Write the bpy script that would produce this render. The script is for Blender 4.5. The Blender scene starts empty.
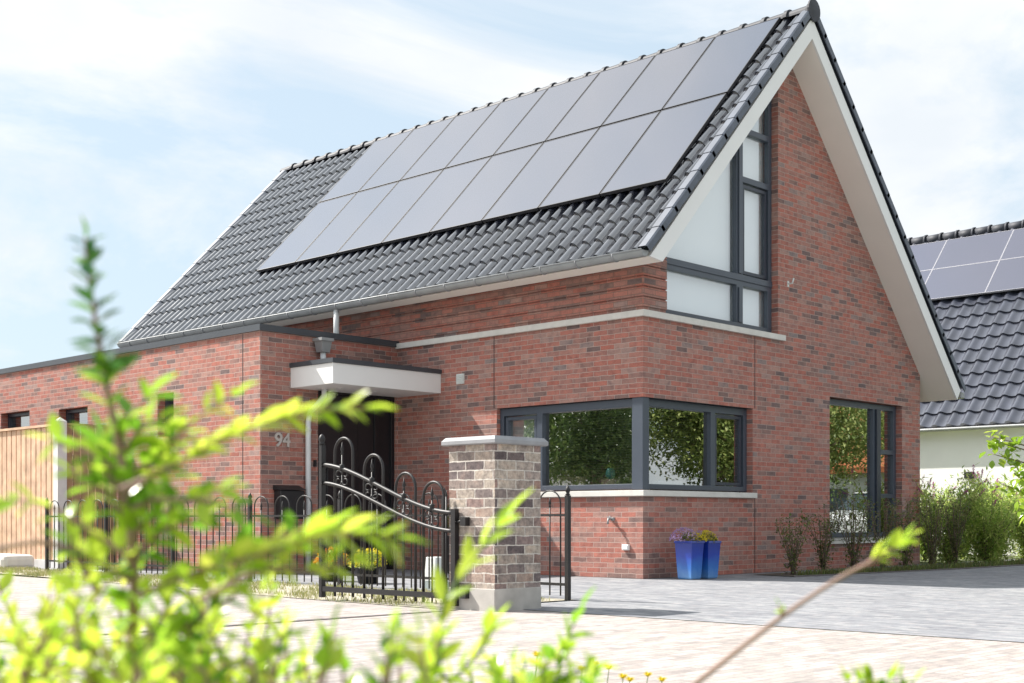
import bpy, bmesh, math, random
from mathutils import Vector, Matrix
from mathutils.geometry import tessellate_polygon
random.seed(7)
sc = bpy.context.scene
COL = sc.collection
rad = math.radians

# ------------------------------------------------------------------ helpers
def tag(o, label=None, cat=None, group=None, kind=None):
    if label: o['label'] = label
    if cat: o['category'] = cat
    if group: o['group'] = group
    if kind: o['kind'] = kind
    return o

def thing(name, loc, label, cat, group=None):
    o = bpy.data.objects.new(name, None)
    o.empty_display_size = 0.2
    COL.objects.link(o); o.location = loc
    return tag(o, label, cat, group)

def origin_of(p):
    v = Vector((0, 0, 0))
    while p is not None:
        v += Vector(p.location); p = p.parent
    return v

def copy_tree(o, parent=None):
    c = o.copy(); COL.objects.link(c); c.parent = parent
    for ch in list(o.children):
        copy_tree(ch, c)
    return c

class MB:
    """collects faces in world coordinates; build() links them as one mesh object"""
    def __init__(s): s.v = []; s.f = []; s.m = []; s.sm = []
    def add(s, vs, fs, mi=0, smooth=False):
        b = len(s.v); s.v += [tuple(p) for p in vs]
        for f in fs:
            s.f.append([b+i for i in f]); s.m.append(mi); s.sm.append(smooth)
        return s
    def box(s, a, b, mi=0, rot=None):
        x0, y0, z0 = a; x1, y1, z1 = b
        vs = [Vector(p) for p in ((x0,y0,z0),(x1,y0,z0),(x1,y1,z0),(x0,y1,z0),(x0,y0,z1),(x1,y0,z1),(x1,y1,z1),(x0,y1,z1))]
        if rot is not None:
            c = Vector(((x0+x1)/2, (y0+y1)/2, (z0+z1)/2))
            vs = [c + rot @ (p-c) for p in vs]
        return s.add(vs, [(0,3,2,1),(4,5,6,7),(0,1,5,4),(1,2,6,5),(2,3,7,6),(3,0,4,7)], mi)
    def tube(s, pts, r, n=8, mi=0, smooth=True, cap=True):
        pts = [Vector(p) for p in pts]; rs = r if isinstance(r, (list, tuple)) else [r]*len(pts)
        vs = []; fs = []
        up = Vector((0,0,1)); prev = None
        for i, p in enumerate(pts):
            d = (pts[min(i+1, len(pts)-1)] - pts[max(i-1, 0)])
            if d.length < 1e-9: d = Vector((0,0,1))
            d.normalize()
            if prev is None:
                u = d.cross(up if abs(d.z) < .9 else Vector((1,0,0))).normalized()
            else:
                u = (prev - d*prev.dot(d))
                u = u.normalized() if u.length > 1e-6 else d.cross(Vector((1,0,0))).normalized()
            prev = u; w = d.cross(u)
            for k in range(n):
                a = 2*math.pi*k/n
                vs.append(p + (u*math.cos(a) + w*math.sin(a))*rs[i])
        for i in range(len(pts)-1):
            for k in range(n):
                fs.append((i*n+k, i*n+(k+1)%n, (i+1)*n+(k+1)%n, (i+1)*n+k))
        s.add(vs, fs, mi, smooth)
        if cap:
            b = len(s.v) - len(vs)
            s.f.append([b+k for k in range(n)][::-1]); s.m.append(mi); s.sm.append(False)
            s.f.append([b+(len(pts)-1)*n+k for k in range(n)]); s.m.append(mi); s.sm.append(False)
        return s
    def lathe(s, c, prof, n=16, mi=0, smooth=True):
        vs = []; fs = []
        for r, z in prof:
            for k in range(n):
                a = 2*math.pi*k/n
                vs.append((c[0]+r*math.cos(a), c[1]+r*math.sin(a), c[2]+z))
        for i in range(len(prof)-1):
            for k in range(n):
                fs.append((i*n+k, i*n+(k+1)%n, (i+1)*n+(k+1)%n, (i+1)*n+k))
        s.add(vs, fs, mi, smooth)
        b = len(s.v)-len(vs)
        s.f.append([b+k for k in range(n)][::-1]); s.m.append(mi); s.sm.append(False)
        s.f.append([b+(len(prof)-1)*n+k for k in range(n)]); s.m.append(mi); s.sm.append(False)
        return s
    def slab(s, outer, holes, to3d, t0, t1, mi=0):
        """flat polygon with holes, extruded from t0 to t1; to3d(u, v, t) gives the point"""
        loops = [outer] + list(holes)
        flat = [p for l in loops for p in l]
        tris = tessellate_polygon([[Vector((u, v, 0)) for u, v in l] for l in loops])
        n = len(flat)
        vs = [to3d(u, v, t0) for u, v in flat] + [to3d(u, v, t1) for u, v in flat]
        fs = [tuple(t) for t in tris] + [tuple(n+i for i in reversed(t)) for t in tris]
        b = 0
        for l in loops:
            m = len(l)
            for i in range(m):
                j = (i+1) % m
                fs.append((b+i, b+j, n+b+j, n+b+i))
            b += m
        return s.add(vs, fs, mi)
    def build(s, name, mat, parent=None, loc=None, recalc=True, bevel=0):
        me = bpy.data.meshes.new(name)
        org = origin_of(parent) if parent is not None else Vector(loc or (0,0,0))
        me.from_pydata([tuple(Vector(p)-org) for p in s.v], [], s.f)
        for m in (mat if isinstance(mat, (list, tuple)) else [mat]): me.materials.append(m)
        me.polygons.foreach_set('material_index', s.m)
        me.polygons.foreach_set('use_smooth', s.sm)
        if recalc:
            bm = bmesh.new(); bm.from_mesh(me)
            bmesh.ops.recalc_face_normals(bm, faces=bm.faces); bm.to_mesh(me); bm.free()
        uv = me.uv_layers.new(name='UVMap')
        for p in me.polygons:
            nx, ny, nz = (abs(c) for c in p.normal)
            for li in p.loop_indices:
                c = me.vertices[me.loops[li].vertex_index].co + org
                if nz > nx and nz > ny and nz > .75: q = (c.x, c.y)
                elif nx > ny: q = (c.y, c.z)
                else: q = (c.x, c.z)
                uv.data[li].uv = q
        o = bpy.data.objects.new(name, me); COL.objects.link(o)
        if parent is not None: o.parent = parent
        else: o.location = org
        if bevel:
            b = o.modifiers.new('bevel', 'BEVEL'); b.width = bevel; b.segments = 2; b.limit_method = 'ANGLE'
        return o

# ------------------------------------------------------------------ materials
def mat(name):
    m = bpy.data.materials.new(name); m.use_nodes = True
    nt = m.node_tree
    return m, nt, nt.nodes['Principled BSDF']
def N(nt, t, **kw):
    n = nt.nodes.new(t)
    for k, v in kw.items(): setattr(n, k, v)
    return n
def ramp(nt, stops, inp, interp='LINEAR'):
    r = N(nt, 'ShaderNodeValToRGB'); cr = r.color_ramp; cr.interpolation = interp
    while len(cr.elements) < len(stops): cr.elements.new(.5)
    for e, (p, c) in zip(cr.elements, stops):
        e.position = p; e.color = (*c, 1) if len(c) == 3 else c
    nt.links.new(inp, r.inputs[0]); return r.outputs[0]
def mix(nt, fac, a, b, mode='MIX'):
    m = N(nt, 'ShaderNodeMix', data_type='RGBA', blend_type=mode)
    for i, v in ((0, fac), (6, a), (7, b)):
        if hasattr(v, 'is_linked') or isinstance(v, bpy.types.NodeSocket): nt.links.new(v, m.inputs[i])
        elif i == 0: m.inputs[0].default_value = v
        else: m.inputs[i].default_value = (*v, 1)
    return m.outputs[2]
def noise(nt, scale, detail=3, vec=None, rough=.5):
    n = N(nt, 'ShaderNodeTexNoise'); n.inputs['Scale'].default_value = scale
    n.inputs['Detail'].default_value = detail; n.inputs['Roughness'].default_value = rough
    if vec is None:
        tc = N(nt, 'ShaderNodeTexCoord'); vec = tc.outputs['Object']
    nt.links.new(vec, n.inputs['Vector']); return n.outputs['Fac']
def bump(nt, h, strength=.3, dist=.01):
    b = N(nt, 'ShaderNodeBump'); b.inputs['Strength'].default_value = strength
    b.inputs['Distance'].default_value = dist; nt.links.new(h, b.inputs['Height']); return b.outputs[0]
def simple(name, col, rough=.5, metal=0, var=.12, nscale=6, bmp=0, coat=0, spec=None):
    m, nt, b = mat(name)
    f = noise(nt, nscale, 4)
    dark = tuple(c*(1-var) for c in col); lite = tuple(min(1, c*(1+var)) for c in col)
    c = ramp(nt, [(.3, dark), (.7, lite)], f)
    nt.links.new(c, b.inputs['Base Color'])
    b.inputs['Roughness'].default_value = rough; b.inputs['Metallic'].default_value = metal
    b.inputs['Coat Weight'].default_value = coat
    if spec is not None: b.inputs['Specular IOR Level'].default_value = spec
    if bmp: nt.links.new(bump(nt, noise(nt, nscale*8, 4), bmp, .004), b.inputs['Normal'])
    return m
def brick(name, w, h, mortar_w, stops, mortar, rough=.85, bmp=.6, rot=0, offset=.5, stain=.25, wobble=0.0):
    m, nt, b = mat(name)
    uv = N(nt, 'ShaderNodeUVMap'); uv.uv_map = 'UVMap'
    mp = N(nt, 'ShaderNodeMapping'); mp.inputs['Rotation'].default_value = (0, 0, rot)
    nt.links.new(uv.outputs[0], mp.inputs[0]); vec = mp.outputs[0]
    if wobble:
        nn = N(nt, 'ShaderNodeTexNoise'); nn.inputs['Scale'].default_value = 9; nt.links.new(vec, nn.inputs['Vector'])
        va = N(nt, 'ShaderNodeVectorMath', operation='MULTIPLY_ADD'); nt.links.new(nn.outputs['Color'], va.inputs[0])
        va.inputs[1].default_value = (wobble, wobble, 0); nt.links.new(vec, va.inputs[2]); vec = va.outputs[0]
    t = N(nt, 'ShaderNodeTexBrick'); t.offset = offset
    nt.links.new(vec, t.inputs['Vector'])
    t.inputs['Scale'].default_value = 1; t.inputs['Brick Width'].default_value = w; t.inputs['Row Height'].default_value = h
    t.inputs['Mortar Size'].default_value = mortar_w; t.inputs['Mortar Smooth'].default_value = .15
    t.inputs['Color1'].default_value = (0,0,0,1); t.inputs['Color2'].default_value = (1,1,1,1); t.inputs['Mortar'].default_value = (.5,.5,.5,1)
    t.inputs['Bias'].default_value = 0
    col = ramp(nt, stops, t.outputs['Color'])
    f2 = noise(nt, 60, 3, vec)
    col = mix(nt, .35, col, ramp(nt, [(.3, (.45,.45,.45)), (.7, (1.0,1.0,1.0))], f2), 'MULTIPLY')
    f4 = noise(nt, 11, 4, vec)
    col = mix(nt, .75, col, ramp(nt, [(.28, (.58,.56,.60)), (.5, (.95,.95,.95)), (.72, (1.18,1.05,1.0))], f4), 'MULTIPLY')
    f3 = noise(nt, .8, 4, vec)
    col = mix(nt, stain, col, ramp(nt, [(.3, (.6,.6,.6)), (.7, (1,1,1))], f3), 'MULTIPLY')
    col = mix(nt, t.outputs['Fac'], col, mortar)
    nt.links.new(col, b.inputs['Base Color']); b.inputs['Roughness'].default_value = rough
    b.inputs['Specular IOR Level'].default_value = .25
    inv = N(nt, 'ShaderNodeMath', operation='SUBTRACT'); inv.inputs[0].default_value = 1; nt.links.new(t.outputs['Fac'], inv.inputs[1])
    ad = N(nt, 'ShaderNodeMath', operation='MULTIPLY_ADD'); nt.links.new(f2, ad.inputs[0]); ad.inputs[1].default_value = .5; nt.links.new(inv.outputs[0], ad.inputs[2])
    nt.links.new(bump(nt, ad.outputs[0], bmp, .008), b.inputs['Normal'])
    return m
def glass(name, tint, fac, tcol=(.8,.85,.85)):
    m, nt, b = mat(name); nt.nodes.remove(b)
    out = nt.nodes['Material Output']
    g = N(nt, 'ShaderNodeBsdfGlossy'); g.inputs['Roughness'].default_value = .003; g.inputs['Color'].default_value = (*tint, 1)
    t = N(nt, 'ShaderNodeBsdfTransparent'); t.inputs['Color'].default_value = (*tcol, 1)
    lw = N(nt, 'ShaderNodeLayerWeight'); lw.inputs['Blend'].default_value = .5
    pw_ = N(nt, 'ShaderNodeMath', operation='POWER'); nt.links.new(lw.outputs['Facing'], pw_.inputs[0]); pw_.inputs[1].default_value = 3
    ma_ = N(nt, 'ShaderNodeMath', operation='MULTIPLY_ADD'); nt.links.new(pw_.outputs[0], ma_.inputs[0]); ma_.inputs[1].default_value = 1-fac; ma_.inputs[2].default_value = fac; ma_.use_clamp = True
    # slight unevenness of the panes
    bn = bump(nt, noise(nt, 1.6, 1), .03, .02)
    nt.links.new(bn, g.inputs['Normal'])
    mx = N(nt, 'ShaderNodeMixShader')
    nt.links.new(ma_.outputs[0], mx.inputs[0]); nt.links.new(t.outputs[0], mx.inputs[1]); nt.links.new(g.outputs[0], mx.inputs[2])
    nt.links.new(mx.outputs[0], out.inputs[0]); return m
def leafmat(name, cols, trans=.5, rough=.2, nscale=3):
    m, nt, b = mat(name)
    out = nt.nodes['Material Output']
    geo = N(nt, 'ShaderNodeNewGeometry')
    c = ramp(nt, [(i/(len(cols)-1), k) for i, k in enumerate(cols)], geo.outputs['Random Per Island'])
    nt.links.new(c, b.inputs['Base Color']); b.inputs['Roughness'].default_value = rough
    tr = N(nt, 'ShaderNodeBsdfTranslucent'); nt.links.new(c, tr.inputs['Color'])
    mx = N(nt, 'ShaderNodeMixShader'); mx.inputs[0].default_value = trans
    nt.links.new(b.outputs[0], mx.inputs[1]); nt.links.new(tr.outputs[0], mx.inputs[2]); nt.links.new(mx.outputs[0], out.inputs[0])
    return m

RED = [(0, (.20,.145,.14)), (.06, (.27,.175,.155)), (.2, (.40,.22,.185)), (.42, (.455,.215,.175)), (.6, (.455,.175,.135)), (.78, (.50,.205,.16)), (.92, (.46,.28,.235)), (1, (.29,.235,.225))]
M = {}
M['brick'] = brick('red_brick', .225, .0625, .004, RED, (.48,.36,.32), bmp=.9, wobble=.014)
M['brick_dark'] = brick('projecting_brick', .22, .0625, .004, RED, (.22,.15,.12), bmp=.7)
def _rough(m_):
    t_ = m_.node_tree; b_ = t_.nodes['Principled BSDF']; src = b_.inputs['Base Color'].links[0].from_socket
    c_ = mix(t_, .9, src, ramp(t_, [(.3,(.50,.47,.46)),(.5,(.92,.90,.88)),(.75,(1.35,1.3,1.22))], noise(t_, 26, 6, None, .7)), 'MULTIPLY'); t_.links.new(c_, b_.inputs['Base Color'])
    return m_
M['pillar_brick'] = brick('reclaimed_brick', .205, .0745, .0055,
    [(0,(.15,.125,.13)),(.12,(.25,.21,.21)),(.32,(.42,.36,.32)),(.5,(.56,.50,.43)),(.68,(.46,.40,.365)),(.82,(.33,.265,.26)),(.9,(.38,.26,.22)),(1,(.64,.58,.50))], (.60,.57,.53), bmp=1.0, wobble=.02, stain=.5)
_rough(M['pillar_brick'])
M['light_paver'] = brick('pale_paver', .21, .07, .004, [(0,(.34,.31,.29)),(.5,(.42,.385,.36)),(1,(.49,.445,.42))], (.22,.20,.19), rough=.9, bmp=.25, stain=.2)
M['grey_paver'] = brick('grey_paver', .21, .07, .0025, [(0,(.21,.22,.24)),(.5,(.27,.28,.30)),(1,(.34,.35,.36))], (.22,.22,.23), rough=.85, bmp=.25, rot=rad(90), stain=.3)
M['edge_paver'] = brick('edge_paver', .2, .1, .004, [(0,(.14,.13,.13)),(1,(.22,.2,.2))], (.12,.11,.11), rough=.9, bmp=.3)
M['white'] = simple('white_board', (.78,.78,.77), .45, var=.02, nscale=2)
M['soffit'] = simple('cream_soffit', (.84,.80,.74), .6, var=.02, nscale=2)
M['stone'] = simple('pale_stone', (.62,.60,.56), .8, var=.08, nscale=8, bmp=.2)
M['capstone'] = simple('grey_capstone', (.27,.275,.29), .7, var=.12, nscale=6, bmp=.25)
M['plinth'] = simple('plinth_concrete', (.42,.40,.37), .85, var=.15, nscale=7, bmp=.3)
M['alu'] = simple('anthracite_frame', (.062,.076,.10), .35, var=.04, nscale=3)
M['alu_dark'] = simple('dark_frame', (.03,.037,.055), .35, var=.04, nscale=3)
M['fascia'] = simple('slate_fascia', (.055,.062,.072), .4, var=.08, nscale=3)
M['zinc'] = simple('zinc', (.33,.34,.345), .58, metal=.35, var=.1, nscale=5)
M['pipe'] = simple('grey_pvc_pipe', (.66,.68,.69), .4, var=.05)
M['tile'] = simple('glazed_tile', (.020,.023,.036), .15, var=.35, nscale=3, coat=.9, spec=.9)
M['tile'].node_tree.nodes['Principled BSDF'].inputs['IOR'].default_value = 2.0
M['tile_n'] = simple('satin_tile', (.045,.05,.07), .3, var=.25, nscale=3, coat=.5, spec=.8)
M['tile_verge'] = simple('glazed_verge_tile', (.085,.10,.13), .5, var=.2, nscale=4)
def streaks(m_, sc_, lo_, hi_):
    t_ = m_.node_tree; b_ = t_.nodes['Principled BSDF']; src = b_.inputs['Base Color'].links[0].from_socket
    c_ = mix(t_, 1, src, ramp(t_, [(.35,(lo_,)*3),(.65,(hi_,)*3)], noise(t_, sc_, 5, None, .65)), 'MULTIPLY'); t_.links.new(c_, b_.inputs['Base Color'])
    rr_ = ramp(t_, [(.3,(.10,)*3),(.7,(.30,)*3)], noise(t_, 5.5, 3)); t_.links.new(rr_, b_.inputs['Roughness'])
streaks(M['tile'], 9, .45, 1.2)
M['ridge'] = simple('matt_ridge_tile', (.045,.048,.058), .6, var=.3, nscale=5, spec=.3)
M['iron'] = simple('black_iron', (.012,.011,.012), .5, var=.2, nscale=12)
M['door'] = simple('black_door', (.014,.014,.017), .35, var=.1, nscale=2)
M['blk'] = simple('black_plastic', (.015,.015,.017), .5, var=.1)
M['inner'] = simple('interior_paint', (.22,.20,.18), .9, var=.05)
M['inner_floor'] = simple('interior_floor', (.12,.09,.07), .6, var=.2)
M['blind'] = simple('white_blind', (.86,.88,.88), .8, var=.02, nscale=1)
M['slat'] = simple('blind_slat', (.20,.20,.20), .6, var=.05)
M['render'] = simple('white_render', (.86,.86,.85), .9, var=.03, nscale=2, bmp=.1)
M['concrete'] = simple('light_concrete', (.60,.60,.60), .85, var=.1, nscale=5, bmp=.2)
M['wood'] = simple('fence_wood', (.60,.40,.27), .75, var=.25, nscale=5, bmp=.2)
M['wood_dark'] = simple('shaded_fence_wood', (.34,.22,.13), .8, var=.25, nscale=5, bmp=.2)  # darker copy of the fence wood, shade of wing and gaps painted into it
M['bark'] = simple('bark', (.16,.12,.09), .9, var=.3, nscale=12, bmp=.4)
M['twig'] = simple('twig_bark', (.30,.19,.15), .7, var=.2, nscale=30)
M['soil'] = simple('bed_soil', (.09,.075,.06), 1, var=.4, nscale=10, bmp=.6)
M['terracotta'] = simple('pale_terracotta', (.55,.42,.32), .8, var=.08)
M['teal'] = simple('teal_glaze', (.10,.42,.42), .25, var=.1, coat=.5)
M['text'] = simple('brushed_steel_number', (.55,.51,.48), .4, metal=.3, var=.05)
M['greybox'] = simple('pale_plastic_box', (.66,.68,.66), .5, var=.03)
M['greybox_base'] = simple('grey_plastic_base', (.33,.38,.37), .5, var=.03)
M['carpaint'] = simple('white_car_paint', (.78,.79,.80), .25, var=.01, coat=.8)
M['carglass'] = simple('car_window', (.03,.05,.06), .08, var=.05, coat=.5)
M['tyre'] = simple('rubber', (.02,.02,.02), .8)
M['alloy'] = simple('alloy_rim', (.5,.5,.52), .3, metal=.8)
M['redlamp'] = simple('red_lamp', (.45,.02,.02), .2, coat=.5)
M['orange_tile'] = simple('orange_roof_tile', (.42,.14,.06), .7, var=.25, nscale=4, bmp=.4)
M['stem'] = simple('green_stem', (.10,.16,.04), .6)

def blue_glaze():
    m, nt, b = mat('blue_glaze')
    tc = N(nt, 'ShaderNodeTexCoord'); sp = N(nt, 'ShaderNodeSeparateXYZ'); nt.links.new(tc.outputs['Generated'], sp.inputs[0])
    f = noise(nt, 7, 4)
    ad = N(nt, 'ShaderNodeMath', operation='MULTIPLY_ADD'); nt.links.new(f, ad.inputs[0]); ad.inputs[1].default_value = .35; nt.links.new(sp.outputs[2], ad.inputs[2])
    c = ramp(nt, [(.15,(.14,.32,.62)), (.45,(.03,.16,.52)), (.8,(.014,.05,.38)), (1,(.012,.035,.28))], ad.outputs[0])
    nt.links.new(c, b.inputs['Base Color']); b.inputs['Roughness'].default_value = .15; b.inputs['Coat Weight'].default_value = .7
    return m
M['blue'] = blue_glaze()
def panel_mat(name, col, grid):
    m, nt, b = mat(name)
    f = noise(nt, .5, 2)
    nt.links.new(ramp(nt, [(.3, tuple(c*.8 for c in col)), (.7, col)], f), b.inputs['Base Color'])
    b.inputs['Roughness'].default_value = .07; b.inputs['IOR'].default_value = 2.3
    b.inputs['Specular Tint'].default_value = (.86,.90,1,1); b.inputs['Coat Tint'].default_value = (.93,.95,1,1)
    b.inputs['Coat Weight'].default_value = .6; b.inputs['Coat Roughness'].default_value = .03; b.inputs['Coat IOR'].default_value = 2.1
    return m
M['pv'] = panel_mat('solar_cell_glass', (.028,.028,.042), 0)
M['pv_n'] = panel_mat('solar_cell_glass_violet', (.035,.028,.05), 0)
M['pv_frame'] = simple('black_panel_frame', (.02,.02,.024), .4, var=.05)
M['pv_frame_silver'] = simple('silver_panel_frame', (.30,.30,.33), .5, metal=.2, var=.03)
M['glass'] = glass('window_glass', (.95,.98,.96), .42, (.55,.58,.58))
M['glass_up'] = glass('upper_window_glass', (.92,.96,1.0), .20, (.93,.96,.97))
M['leaf'] = leafmat('shrub_leaf', [(.13,.30,.03), (.28,.50,.04), (.46,.66,.06), (.64,.74,.10)], .55)
M['leaf_y'] = leafmat('young_shrub_leaf', [(.34,.54,.04), (.54,.68,.07), (.70,.72,.12)], .6)
M['leaf_tip'] = leafmat('shoot_leaf', [(.04,.11,.05), (.08,.20,.04), (.18,.38,.03)], .35)
M['hedge_leaf'] = leafmat('hedge_leaf', [(.06,.10,.03), (.13,.20,.05), (.18,.13,.06), (.24,.32,.08)], .4, .5)
M['shrub_leaf2'] = leafmat('buddleja_leaf', [(.20,.32,.07), (.36,.50,.11), (.50,.60,.16), (.60,.60,.24)], .5, .5)
M['tree_leaf'] = leafmat('tree_leaf', [(.07,.13,.04), (.13,.21,.06), (.22,.30,.09)], .3, .5)
M['tree_leaf2'] = leafmat('olive_tree_leaf', [(.12,.18,.05), (.22,.28,.08), (.34,.36,.12)], .3, .5)
M['sapling_leaf'] = leafmat('sapling_leaf', [(.20,.34,.03), (.34,.48,.05), (.46,.56,.08)], .5)
M['grass'] = leafmat('dry_grass_blade', [(.20,.24,.08), (.34,.34,.14), (.42,.38,.20)], .3, .7)
M['purple'] = leafmat('purple_petal', [(.30,.18,.42), (.45,.30,.55), (.55,.42,.62)], .3, .7)
M['magenta'] = leafmat('magenta_petal', [(.40,.08,.25), (.5,.16,.35)], .3, .7)
M['yellow'] = leafmat('yellow_petal', [(.68,.52,.02), (.80,.66,.04), (.55,.50,.03)], .3, .7)
M['orange'] = leafmat('orange_petal', [(.70,.20,.02), (.75,.36,.02)], .3, .7)

# ------------------------------------------------------------------ camera, world, sun
YAW = math.atan(1258/1310)
F = Vector((math.cos(YAW), math.sin(YAW), 0)); R = Vector((math.sin(YAW), -math.cos(YAW), 0))
CAM = Vector((-12.477, -9.794, .72))
cd = bpy.data.cameras.new('camera'); cam = bpy.data.objects.new('camera', cd); COL.objects.link(cam)
cam.location = CAM; cam.rotation_euler = (rad(90), 0, math.atan2(-F.x, F.y))
cd.sensor_width = 36; cd.lens = 1310/1024*36; cd.shift_y = (519-341.5)/1024
cd.clip_start = .05; cd.clip_end = 3000
cd.dof.use_dof = True; cd.dof.focus_distance = 14.5; cd.dof.aperture_fstop = 5.2; cd.dof.aperture_blades = 0
sc.camera = cam
def at(px, py, d):      # a point d metres deep seen in the given direction, used to plan where plants stand
    return CAM + F*d + R*((px-512)/1310*d) + Vector((0, 0, (519-py)/1310*d))

SUN = Vector((-.395, 1, 1.13)).normalized()
sl = bpy.data.lights.new('sun', 'SUN'); sl.energy = 4.8; sl.angle = rad(.6); sl.color = (1, .95, .88)
so = bpy.data.objects.new('sun', sl); COL.objects.link(so); so.rotation_euler = SUN.to_track_quat('Z', 'Y').to_euler(); so.location = (0, 0, 30)
w = bpy.data.worlds.new('World'); sc.world = w; w.use_nodes = True
nt = w.node_tree; bg = nt.nodes['Background']
sky = N(nt, 'ShaderNodeTexSky', sky_type='NISHITA'); sky.sun_disc = False
sky.sun_elevation = math.asin(SUN.z); sky.sun_rotation = math.atan2(SUN.x, SUN.y); sky.dust_density = 1.5; sky.air_density = 1.0
tc = N(nt, 'ShaderNodeTexCoord'); sx = N(nt, 'ShaderNodeSeparateXYZ'); nt.links.new(tc.outputs['Generated'], sx.inputs[0])
zz = N(nt, 'ShaderNodeMath', operation='ADD'); nt.links.new(sx.outputs[2], zz.inputs[0]); zz.inputs[1].default_value = .22
zz.use_clamp = False
zm = N(nt, 'ShaderNodeMath', operation='MAXIMUM'); nt.links.new(zz.outputs[0], zm.inputs[0]); zm.inputs[1].default_value = .05
cb = N(nt, 'ShaderNodeCombineXYZ')
for k_ in range(2):
    dv_ = N(nt, 'ShaderNodeMath', operation='DIVIDE'); nt.links.new(sx.outputs[k_], dv_.inputs[0]); nt.links.new(zm.outputs[0], dv_.inputs[1]); nt.links.new(dv_.outputs[0], cb.inputs[k_])
mp = N(nt, 'ShaderNodeMapping'); mp.inputs['Location'].default_value = (3.1, .7, 0); nt.links.new(cb.outputs[0], mp.inputs[0])
n1 = N(nt, 'ShaderNodeTexNoise'); n1.inputs['Scale'].default_value = 1.25; n1.inputs['Detail'].default_value = 10; n1.inputs['Roughness'].default_value = .6; n1.inputs['Distortion'].default_value = .5
nt.links.new(mp.outputs[0], n1.inputs['Vector'])
cl = ramp(nt, [(.39, (0,0,0)), (.56, (1,1,1))], n1.outputs['Fac'])
n2 = N(nt, 'ShaderNodeTexNoise'); n2.inputs['Scale'].default_value = 2.6; n2.inputs['Detail'].default_value = 6
nt.links.new(mp.outputs[0], n2.inputs['Vector'])
cc = ramp(nt, [(.35, (5.5,5.85,6.2)), (.65, (6.6,6.7,6.8))], n2.outputs['Fac'])
base = mix(nt, .75, sky.outputs[0], (4.7,5.65,6.35))
sk = mix(nt, cl, base, cc)
vd = N(nt, 'ShaderNodeVectorMath', operation='DOT_PRODUCT'); nt.links.new(tc.outputs['Generated'], vd.inputs[0]); vd.inputs[1].default_value = SUN
mxx = N(nt, 'ShaderNodeMath', operation='MAXIMUM'); nt.links.new(vd.outputs['Value'], mxx.inputs[0]); mxx.inputs[1].default_value = 0
pww = N(nt, 'ShaderNodeMath', operation='POWER'); nt.links.new(mxx.outputs[0], pww.inputs[0]); pww.inputs[1].default_value = 12
glow = ramp(nt, [(0, (0,0,0)), (1, (1,.98,.95))], pww.outputs[0])      # thin cloud is brightest round the sun
gl2 = N(nt, 'ShaderNodeVectorMath', operation='MULTIPLY_ADD'); nt.links.new(glow, gl2.inputs[0]); gl2.inputs[1].default_value = (13,13,13); nt.links.new(sk, gl2.inputs[2])
nt.links.new(gl2.outputs[0], bg.inputs[0]); bg.inputs[1].default_value = .080
sc.view_settings.view_transform = 'Standard'; sc.view_settings.look = 'None'; sc.view_settings.gamma = 1
sc.view_settings.exposure = 1.0
sc.render.engine = 'CYCLES'
sc.cycles.max_bounces = 8; sc.cycles.transparent_max_bounces = 12

# ------------------------------------------------------------------ ground
def sheet(name, poly, z, m):
    b = MB(); b.add([(x, y, z) for x, y in poly], [tuple(range(len(poly)))])
    o = b.build(name, m); return tag(o, kind='structure')
sheet('ground', [(-600,-600),(600,-600),(600,600),(-600,600)], -.016, simple('lawn_ground', (.10,.12,.05), .95, var=.3, nscale=2, bmp=.4))
sheet('road', [(-60,-30),(-4.85,-30),(-4.85,45),(-60,45)], -.008, M['light_paver'])
sheet('driveway', [(-4.85,-16),(14.5,-16),(14.5,0.1),(0.1,0.1),(0.1,4.6),(-2.3,4.6),(-2.3,9),(-3.62,9),(-3.62,-2.15),(-4.85,-2.15)], -.004, M['grey_paver'])
sheet('path', [(-12.4,-2.27),(-5.25,-2.27),(-5.25,-2.20),(-12.4,-2.20)], -.003, M['edge_paver'])
# stony grass strip by the fence
sheet('earth', [(-5.27,-2.06),(-3.62,-2.06),(-3.62,9),(-4.5,9),(-5.22,-.4)], -.002, simple('sandy_soil', (.36,.33,.26), 1, var=.25, nscale=9, bmp=.5))
def grass(name, label, poly_fn, n, h0, h1, m):
    b = MB()
    for _ in range(n):
        x, y = poly_fn(); a = random.uniform(0, 6.28); h = random.uniform(h0, h1); wd = random.uniform(.002, .005)
        dx, dy = math.cos(a), math.sin(a); lx, ly = random.uniform(-.5,.5)*h, random.uniform(-.5,.5)*h
        b.add([(x-dx*wd, y-dy*wd, -.01), (x+dx*wd, y+dy*wd, -.01), (x+lx*.4+dx*wd*.6, y+ly*.4+dy*wd*.6, h*.6), (x+lx, y+ly, h)], [(0,1,2,3)])
    o = b.build(name, m, recalc=False); return tag(o, label, 'grass', kind='stuff')
def strip_pt():
    y = random.uniform(-2.05, 9); x0 = -5.24+max(0,(y+.4))/9.4*.72
    while True:
        x = random.uniform(x0, -3.64)
        if math.sin(x*9+y*3)+math.sin(y*5.3-x*4)+random.uniform(-1.2,1.2) > .1: return x, y
grass('grass', 'thin dry grass growing along the foot of the iron fence', strip_pt, 12000, .012, .055, M['grass'])
def front_pt():
    p = CAM + F*random.uniform(-1.5, 3.2) + R*random.uniform(-3.2, 3.2); return p.x, p.y
g0 = CAM + F*0.8
vb = MB(); vp = [CAM+F*a+R*b_ for a, b_ in ((-2.5,-4),(3.3,-4),(3.3,4),(-2.5,4))]
vb.add([(p.x,p.y,-.004) for p in vp], [(0,1,2,3)]); tag(vb.build('lawn', simple('verge_turf', (.13,.16,.05), .95, var=.3, nscale=5, bmp=.5)), kind='structure')
grass('grass', 'grass of the verge that the foreground shrubs grow from', front_pt, 9000, .02, .07, M['leaf_tip'])

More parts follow.
